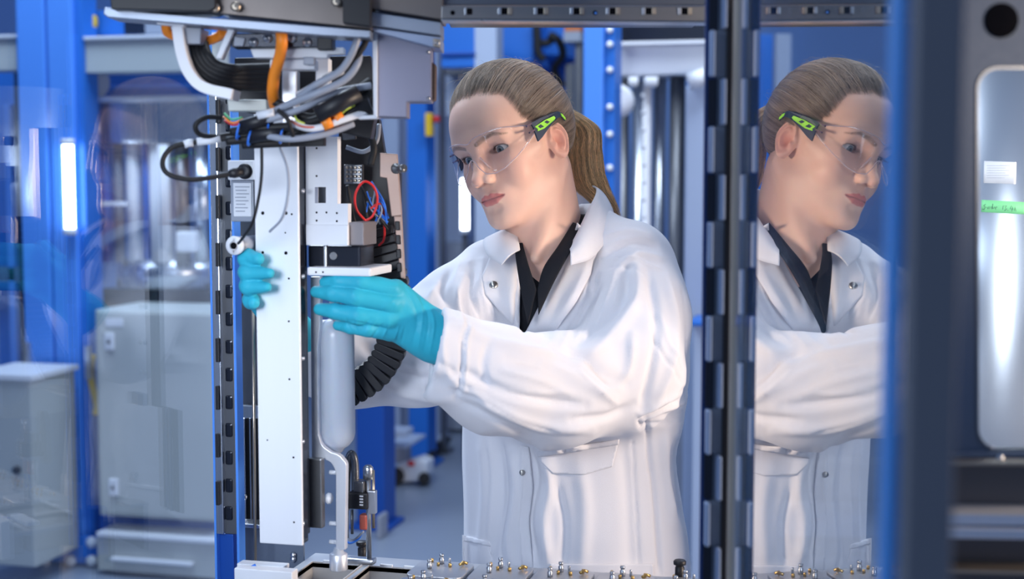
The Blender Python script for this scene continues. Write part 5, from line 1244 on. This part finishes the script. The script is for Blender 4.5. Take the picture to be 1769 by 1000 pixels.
V, Fc = mesh_part('coat', coat_sdf, (-.36, 1.72, .60), (.31, 2.36, 1.50), .0038, 3, 1.9)
# --- folds: ridges (+) and valleys (-) along measured lines, displaced along the surface normal (mm)
FOLDS = [
 # sleeve of the near arm
 ([(762, 540), (830, 580), (905, 600), (975, 612)], 9, 3.5), ([(800, 640), (860, 672), (930, 690), (1010, 700)], 8, -4.5),
 ([(790, 660), (850, 705), (930, 735), (1020, 742)], 9, 4.5), ([(800, 690), (860, 722), (920, 752)], 7, -4),
 ([(960, 600), (1010, 615), (1050, 650), (1078, 662)], 9, -6), ([(940, 630), (1000, 655), (1060, 690)], 9, 5),
 ([(1000, 590), (1035, 560), (1075, 520), (1085, 470)], 8, -6), ([(1010, 620), (1060, 575), (1100, 510), (1095, 440)], 12, 5),
 ([(1072, 668), (1088, 630), (1092, 580)], 7, 4), ([(1060, 470), (1100, 440), (1140, 445)], 6, 3.5), ([(1045, 440), (1090, 418), (1130, 425)], 6, -3.5),
 ([(1040, 410), (1085, 400), (1120, 408)], 5, 3), ([(1120, 470), (1135, 560), (1125, 640), (1110, 705)], 7, -5), ([(1150, 480), (1168, 560), (1160, 640), (1130, 700)], 8, 4),
 ([(1105, 720), (1140, 700), (1185, 680)], 6, 5), ([(1110, 735), (1145, 722), (1180, 712)], 6, -5), ([(1095, 700), (1050, 720), (990, 725)], 7, -4),
 ([(845, 590), (835, 630), (842, 670)], 6, -2.5), ([(806, 552), (800, 600), (798, 650), (788, 690)], 3, -2.8), ([(812, 555), (806, 600), (804, 650), (794, 692)], 3.5, 1.8), ([(880, 620), (960, 640), (1030, 668)], 8, -3),
 ([(770, 560), (765, 610), (778, 655)], 5, 2.0), ([(870, 640), (930, 655), (985, 680)], 6, 2.6), ([(760, 625), (790, 650), (830, 700)], 5, -2.5),
 # chest
 ([(1040, 480), (1005, 540), (985, 590)], 8, -5), ([(1010, 470), (985, 520), (960, 575)], 7, 4), ([(1028, 440), (1018, 480), (1020, 510)], 4, -3),
 ([(975, 500), (955, 545), (935, 590)], 5, -3), ([(835, 450), (832, 500), (850, 540)], 6, 4), ([(820, 460), (815, 510), (835, 550)], 6, -5), ([(870, 460), (880, 520), (895, 560)], 7, 3),
 ([(800, 480), (790, 520), (800, 560)], 7, 5), ([(780, 460), (765, 500), (775, 530)], 6, -4), ([(755, 490), (740, 520)], 5, 3),
 # far sleeve
 ([(640, 600), (680, 640), (760, 660)], 10, -5), ([(640, 650), (700, 680), (780, 690)], 9, 4), ([(715, 600), (725, 640), (740, 690)], 7, 3), ([(625, 590), (650, 630), (655, 680)], 8, -3),
 # body below the arms
 ([(915, 775), (925, 830), (912, 900), (925, 975)], 9, -7), ([(938, 780), (950, 840), (940, 900), (948, 980)], 10, 6), ([(885, 780), (893, 850), (880, 930), (888, 990)], 8, 4),
 ([(860, 760), (866, 850), (852, 960)], 8, -4), ([(832, 750), (838, 850), (828, 980)], 9, 3.5), ([(960, 830), (975, 900), (972, 980)], 7, -3), ([(1000, 800), (1010, 880), (1004, 990)], 12, 3),
 ([(1118, 725), (1122, 790), (1130, 850), (1140, 990)], 4, -4), ([(1075, 760), (1085, 850), (1092, 990)], 12, -2.5), ([(1150, 740), (1150, 800), (1165, 900)], 8, 4), ([(1170, 760), (1160, 820), (1178, 900)], 6, -4),
 ([(1110, 722), (1160, 700), (1192, 672)], 4, -5), ([(905, 780), (905, 850)], 4, 3),
 ([(1108, 726), (1135, 704), (1165, 690), (1190, 664)], 2.5, -3.2), ([(1112, 732), (1145, 712), (1188, 694)], 2.5, 2.6), ([(1116, 738), (1150, 730), (1182, 722)], 2.5, -2.4), ([(1100, 718), (1112, 745)], 3, -3),
 ([(1125, 560), (1150, 620), (1178, 660)], 2.5, -1.8), ([(1140, 540), (1158, 600), (1185, 640)], 2.5, 1.5), ([(1178, 500), (1185, 580), (1183, 640)], 2, -1.4),
 ([(1060, 432), (1095, 424), (1125, 432)], 2.5, -2.0), ([(1058, 446), (1100, 450), (1140, 465)], 2.5, 1.8), ([(1050, 462), (1085, 462), (1115, 478)], 2.5, -1.8), ([(1062, 418), (1100, 410), (1128, 416)], 2.5, 1.5),
 ([(1000, 470), (975, 530), (945, 590)], 2.5, -2.0), ([(1018, 478), (1000, 530), (972, 595)], 2.5, 1.8), ([(1036, 470), (1024, 520), (1000, 590)], 2.5, -2.2), ([(1062, 470), (1050, 510), (1025, 575)], 3, 2.0),
 ([(780, 672), (830, 690), (890, 722), (960, 742)], 3, -2.4), ([(790, 655), (850, 672), (920, 680), (980, 676)], 3, 1.8), ([(800, 688), (850, 716), (905, 745)], 3, 2.0), ([(985, 600), (1020, 622), (1055, 665)], 3, -2.4), ([(1000, 640), (1040, 680), (1068, 700)], 3, 1.8),
 ([(812, 455), (806, 500), (818, 545)], 2.5, -2.2), ([(826, 450), (822, 500), (834, 550)], 2.5, 2.0), ([(840, 470), (838, 510), (850, 545)], 2.5, -1.8), ([(795, 450), (786, 490), (792, 525)], 2.5, 1.8),
 ([(868, 770), (876, 850), (862, 930), (870, 980)], 3, -1.8), ([(845, 760), (852, 830), (844, 930)], 3, 1.5), ([(1092, 760), (1098, 850), (1104, 980)], 2, -1.6),
]
def folds(V, N, table, gain=1.0):
    px, py = to_px(V); D = np.zeros(len(V)); facing = np.clip(-N[:, 1] * 1.6 + .25, 0, 1)
    for pts, w, amp in table:
        pts = [tuple(q[:2]) for q in bez([(a, b, 0) for a, b in pts], 5)]
        d = poly_dist(px, py, pts, False); e = np.array(pts)
        ends = np.minimum(np.hypot(px - e[0, 0], py - e[0, 1]), np.hypot(px - e[-1, 0], py - e[-1, 1]))
        D += amp * .001 * np.exp(-(d / w) ** 2) * (0.35 + .65 * np.clip(ends / (3 * w), 0, 1))
    return V + N * (D * facing * gain)[:, None]
def wrinkle(V, amp, fx, fy, fz, seed):
    r = np.random.default_rng(seed); D = np.zeros(len(V))
    for k in range(7):
        q = r.normal(0, 1, 3) * np.array([fx, fy, fz]); D += np.sin(V @ q + r.uniform(0, 6.28) + 1.3 * np.sin(V @ (q[::-1] * .4) + k)) / (1 + .3 * k)
    return amp * D / 3
N_ = vnorm(V, Fc); V = folds(V, N_, FOLDS, 1.5); V = relax(V, Fc, 1)
N_ = vnorm(V, Fc); V = V + N_ * (wrinkle(V, .0016, 26, 22, 9, 3) + wrinkle(V, .0006, 70, 60, 40, 5))[:, None]
coatV, coatF = V, Fc
coat = link('lab_coat', np_mesh('lab_coat', plocal(c2w(V)), Fc), person, coat_m)
tree = BVHTree.FromPolygons([tuple(v) for v in V], [tuple(f) for f in Fc])
O_ = Vector((0, 0, CAMZ))
def hit(px, py):
    r = ray(px, py); h = tree.ray_cast(O_, Vector(r))
    return np.array(h[0]) if h[0] is not None else None
def patch(name, poly, off, thick, step=3.0, mt=None, parent=None, puff=0.0):
    """cloth piece laid on the coat: a triangulated outline dropped onto the coat's surface, lifted and thickened"""
    xs = [p[0] for p in poly]; ys = [p[1] for p in poly]
    edge = []
    n = len(poly)
    for i in range(n):
        a = np.array(poly[i], float); b = np.array(poly[(i + 1) % n], float); k = max(1, int(np.hypot(*(b - a)) / step))
        edge += [tuple(a + (b - a) * j / k) for j in range(k)]
    gx, gy = np.meshgrid(np.arange(min(xs), max(xs), step), np.arange(min(ys), max(ys), step)); gx, gy = gx.ravel() + .37, gy.ravel() + .21
    ok = in_poly(gx, gy, poly) & (poly_dist(gx, gy, poly) > step * .6)
    pts = [Vector(e) for e in edge] + [Vector((a, b)) for a, b in zip(gx[ok], gy[ok])]
    r = geometry.delaunay_2d_cdt(pts, [], [list(range(len(edge)))], 1, 1e-4)
    P2 = [(v.x, v.y) for v in r[0]]
    ds = []; 
    for (a, b) in P2:
        h = hit(a, b); ds.append(np.nan if h is None else h[1])
    ds = np.array(ds); med = np.nanmedian(ds); ds = np.where(np.isnan(ds) | (np.abs(ds - med) > .12), med, ds)
    Q = np.array(P2); 
    for _ in range(2):                       # smooth the drop
        D2 = (Q[:, None, 0] - Q[None, :, 0]) ** 2 + (Q[:, None, 1] - Q[None, :, 1]) ** 2; Wt = np.exp(-D2 / (6.0 ** 2)); ds = (Wt @ ds) / Wt.sum(1)
    dist = poly_dist(Q[:, 0], Q[:, 1], poly); lift = off + puff * np.clip(dist / 12, 0, 1)
    P3_ = np.array([cat(a, b, d - l) for (a, b), d, l in zip(P2, ds, lift)])
    tri = np.array(r[2]); tri = tri if len(tri) else np.zeros((0, 3), int)
    me = np_mesh(name, plocal(c2w(P3_)), tri)
    o = link(name, me, parent or coat, mt or coat_m)
    s_ = o.modifiers.new('cloth', 'SOLIDIFY'); s_.thickness = thick; s_.offset = 0
    return o
# plackets, lapels, pockets
patch('lapel', [(1012, 398), (1040, 420), (1024, 452), (1020, 474), (996, 520), (960, 572), (925, 585), (906, 580), (930, 532), (960, 474), (985, 424), (998, 385)], .0050, .0022, puff=.004)
patch('lapel', [(892, 412), (897, 450), (899, 500), (899, 572), (884, 560), (862, 536), (838, 508), (832, 478), (848, 440), (868, 418)], .0050, .0022, puff=.003)
patch('chest_pocket', [(930, 786), (1068, 766), (1058, 806), (1010, 820), (955, 818), (936, 800)], .0018, .0022)
patch('pocket_hem', [(928, 780), (1070, 759), (1069, 768), (930, 789)], .0028, .0020)
patch('hip_pocket', [(799, 932), (846, 941), (856, 985), (853, 1060), (800, 1060)], .0020, .0022)
patch('pocket_hem', [(799, 924), (846, 935), (848, 944), (799, 934)], .0030, .0022)
patch('placket', [(899, 770), (914, 772), (921, 840), (914, 900), (922, 990), (922, 1080), (905, 1080), (903, 990), (896, 900), (903, 840)], .0022, .0022)
patch('hip_pocket', [(950, 974), (1128, 974), (1132, 1060), (946, 1060)], .0020, .0022)
def snap(px, py, s_=1.0):
    h = hit(px, py); p = c2w(h - np.array([0, .0105 if py < 600 else .0050, 0])); n = c2w(np.array([0.1, -1, 0.1])); n /= np.linalg.norm(n)
    m = MB(); m.lathe(p - n * .002, n, [(.0065 * s_, 0), (.0065 * s_, .0028), (.0050 * s_, .0040), (.0040 * s_, .0028), (.0020 * s_, .0028), (.0018 * s_, .0036), (0, .0036)], 24)
    return m.build('snap_button', metal_btn, coat)
snap(853, 492); snap(902, 815, .65)
# collar: a fold-over band around the neck, leaf by leaf
def strip(name, inner, outer, nseg=14, par=None, mt=None, th=.0022, bulge=.006):
    A_, B_ = bez(inner, nseg), bez(outer, nseg); n = min(len(A_), len(B_)); W_ = 8; Vs = []
    for i in range(n):
        for j in range(W_ + 1):
            t = j / W_; p = A_[i] * (1 - t) + B_[i] * t; p = p + np.array([0, -bulge, bulge * .5]) * math.sin(math.pi * t); Vs.append(p)
    Fs = np.array([(i * (W_ + 1) + j, (i + 1) * (W_ + 1) + j, (i + 1) * (W_ + 1) + j + 1, i * (W_ + 1) + j + 1) for i in range(n - 1) for j in range(W_)])
    o = link(name, np_mesh(name, plocal(c2w(np.array(Vs))), Fs), par or coat, mt or coat_m)
    s_ = o.modifiers.new('cloth', 'SOLIDIFY'); s_.thickness = th; s_.offset = 0
    return o
strip('collar', [cat(990, 326, 2.25), cat(1022, 321, 2.225), cat(1030, 332, 2.19), cat(1012, 370, 2.13), cat(996, 405, 2.085), cat(984, 428, 2.07)],
               [cat(1010, 372, 2.29), cat(1050, 352, 2.26), cat(1060, 378, 2.20), cat(1052, 408, 2.13), cat(1022, 445, 2.065), cat(986, 458, 2.045)], bulge=.010)
strip('collar', [cat(1024, 321, 2.225), cat(990, 326, 2.25), cat(950, 338, 2.27), cat(915, 365, 2.23), cat(898, 392, 2.16)],
               [cat(1050, 352, 2.26), cat(1010, 372, 2.29), cat(960, 380, 2.30), cat(905, 392, 2.26), cat(880, 400, 2.2)], bulge=.004)
strip('collar', [cat(893, 392, 2.16), cat(893, 402, 2.12), cat(896, 418, 2.09), cat(898, 432, 2.075)],
               [cat(862, 402, 2.16), cat(836, 415, 2.12), cat(842, 440, 2.08), cat(866, 458, 2.06)], bulge=.008)
# shirt under the coat
def shirt_sdf(x, y, z):
    d = torso(x, y, z, -.016)
    d = smax(d, -cone(x, y, z, cat(935, 470, 2.03), NA, .022, .050), .008)
    col = cone(x, y, z, NB + np.array([0, 0, -.02]), NB * .75 + NA * .25, .062, .058)
    return d
V, Fc = mesh_part('shirt', shirt_sdf, (-.12, 1.98, 1.10), (.26, 2.34, 1.50), .005, 2, 1.9)
shirt = link('shirt', np_mesh('shirt', plocal(c2w(V)), Fc), person, shirt_m)
def sstrip(i_, o2): return strip('shirt_collar', i_, o2, 10, shirt, shirt_m, .0022, .002)
sstrip([cat(990, 385, 2.12), cat(965, 425, 2.075), cat(940, 462, 2.05), cat(929, 500, 2.03)], [cat(1010, 395, 2.11), cat(985, 435, 2.055), cat(958, 485, 2.03), cat(930, 545, 2.012)])
sstrip([cat(901, 405, 2.14), cat(904, 425, 2.09), cat(914, 460, 2.055), cat(927, 500, 2.03)], [cat(890, 415, 2.12), cat(892, 450, 2.07), cat(900, 500, 2.04), cat(912, 560, 2.01)])
# ---------------------------------------------------------------- gloved hands and the lower body
def fing(x, y, z, P, R, k=.003): return chain(x, y, z, [cat(*p) for p in P], R, k)
def near_hand(x, y, z):
    f = [([(676, 500, 1.815), (622, 488, 1.800), (586, 486, 1.806), (562, 487.5, 1.818)], [.0130, .0118, .0106, .0078]),
         ([(676, 524, 1.812), (614, 512, 1.796), (576, 506, 1.804), (546, 504, 1.818)], [.0130, .0122, .0108, .0076]),
         ([(672, 550, 1.815), (618, 545, 1.799), (580, 538, 1.806), (552, 534, 1.818)], [.0130, .0118, .0104, .0078]),
         ([(672, 573, 1.822), (634, 568, 1.808), (605, 564, 1.812), (584, 562, 1.822)], [.0118, .0102, .0092, .0068])]
    d = None
    for P, R in f:
        q = fing(x, y, z, P, R); d = q if d is None else smin(d, q, .0016)
    palm = smin(cone(x, y, z, cat(684, 502, 1.826), cat(742, 556, 1.848), .0150, .0190), cone(x, y, z, cat(682, 526, 1.822), cat(744, 574, 1.845), .0155, .0200), .012)
    palm = smin(palm, cone(x, y, z, cat(680, 550, 1.824), cat(744, 590, 1.848), .0150, .0200), .012)
    palm = smin(palm, cone(x, y, z, cat(680, 572, 1.830), cat(742, 598, 1.852), .0130, .0180), .012)
    d = smin(d, palm, .006)
    d = smin(d, chain(x, y, z, [cat(705, 530, 1.850), cat(660, 524, 1.885), cat(622, 530, 1.912), cat(598, 540, 1.925)], [.016, .0125, .0105, .0088], .004), .010)
    wr = cone(x, y, z, cat(742, 575, 1.850), cat(785, 595, 1.858), .0290, .0335)
    return smin(d, wr, .016)
GF = [([(690, 480), (720, 540), (712, 600)], 3, -.9), ([(712, 500), (730, 540), (722, 605)], 2.5, 1.0), ([(725, 510), (740, 550), (732, 610)], 2.5, -1.0), ([(738, 520), (750, 560), (742, 612)], 2.5, 1.0),
      ([(660, 508), (630, 500), (590, 496)], 1.6, -.9), ([(660, 566), (630, 559), (600, 553)], 1.6, -.8), ([(660, 560), (645, 580), (640, 590)], 2, -1.2), ([(672, 560), (660, 585)], 2, 1), ([(650, 552), (634, 575)], 2, .9), ([(640, 550), (624, 572)], 1.6, -1.0),
      ([(672, 490), (670, 540), (674, 580)], 7, .8), ([(600, 520), (620, 530)], 2, .6), ([(598, 548), (606, 572)], 1.5, -.9), ([(610, 552), (618, 574)], 1.5, -.9), ([(684, 515), (650, 540)], 2.5, .8), ([(690, 560), (680, 590)], 2, .9), ([(700, 565), (692, 597)], 1.8, -.9)]
def far_hand(x, y, z):
    f = [([(432, 452, 1.90), (427, 448, 1.83), (428, 446, 1.787), (446, 447, 1.770)], [.0115, .0118, .0122, .0078]),
         ([(432, 470, 1.90), (427, 470, 1.82), (429, 471, 1.779), (466, 472, 1.762)], [.0112, .0115, .0118, .0062]),
         ([(434, 494, 1.90), (428, 494, 1.82), (431, 495, 1.779), (461, 496, 1.764)], [.0108, .0110, .0112, .0062]),
         ([(438, 516, 1.90), (432, 518, 1.83), (434, 520, 1.789), (438, 523, 1.778)], [.0096, .0098, .0102, .0078])]
    d = None
    for P, R in f:
        q = fing(x, y, z, P, R); d = q if d is None else smin(d, q, .003)
    palm = smin(cone(x, y, z, cat(436, 455, 1.905), cat(500, 560, 1.985), .013, .022), cone(x, y, z, cat(438, 512, 1.905), cat(500, 580, 1.985), .013, .022), .02)
    d = smin(d, palm, .010)
    d = smin(d, chain(x, y, z, [cat(470, 520, 1.95), cat(480, 470, 1.945), cat(486, 440, 1.925)], [.015, .0115, .009], .004), .01)
    return smin(d, cone(x, y, z, cat(500, 570, 1.985), cat(540, 600, 2.02), .027, .032), .016)
for fn, lo_, hi_, tb in ((near_hand, (-.27, 1.76, 1.25), (-.04, 1.96, 1.45), GF), (far_hand, (-.38, 1.72, 1.26), (-.24, 2.08, 1.48), [([(425, 459), (450, 459)], 1.6, -.6), ([(425, 484), (455, 484)], 1.6, -.6), ([(428, 508), (445, 509)], 1.6, -.6)])):
    V, Fc = mesh_part('glove', fn, lo_, hi_, .0014, 2)
    N_ = vnorm(V, Fc); V = folds(V, N_, tb, 1.0)
    V = V + N_ * wrinkle(V, .0003, 180, 120, 200, 8)[:, None]
    link('glove', np_mesh('glove', plocal(c2w(V)), Fc), person, glove_m)
# trousers and shoes below the coat
def legs(x, y, z):
    d = chain(x, y, z, [(.03, 2.17, .75), (.02, 2.14, .48), (.01, 2.17, .10)], [.085, .066, .055], .03)
    e = chain(x, y, z, [(.18, 2.19, .75), (.20, 2.17, .48), (.21, 2.22, .10)], [.085, .066, .055], .03)
    return smax(smin(d, e, .01), .07 - z, .004)
V, Fc = mesh_part('trousers', legs, (-.1, 2.0, .04), (.34, 2.36, .84), .008)
link('trousers', np_mesh('trousers', plocal(c2w(V)), Fc), person, trous_m)
for sx, sy in ((.01, 2.17), (.21, 2.22)):
    def shoe(x, y, z):
        d = smin(ell(x, y, z, (sx - .045, sy - .07, .040), (.050, .085, .040)), ell(x, y, z, (sx - .0, sy + .01, .050), (.042, .055, .050)), .03)
        d = smin(d, cone(x, y, z, (sx, sy, .06), (sx, sy, .12), .040, .045), .02)
        return smax(d, .002 - z, .003)
    V, Fc = mesh_part('shoe', shoe, (sx - .12, sy - .18, -.02), (sx + .08, sy + .09, .18), .006)
    link('shoe', np_mesh('shoe', plocal(c2w(V)), Fc), person, shoe_m)
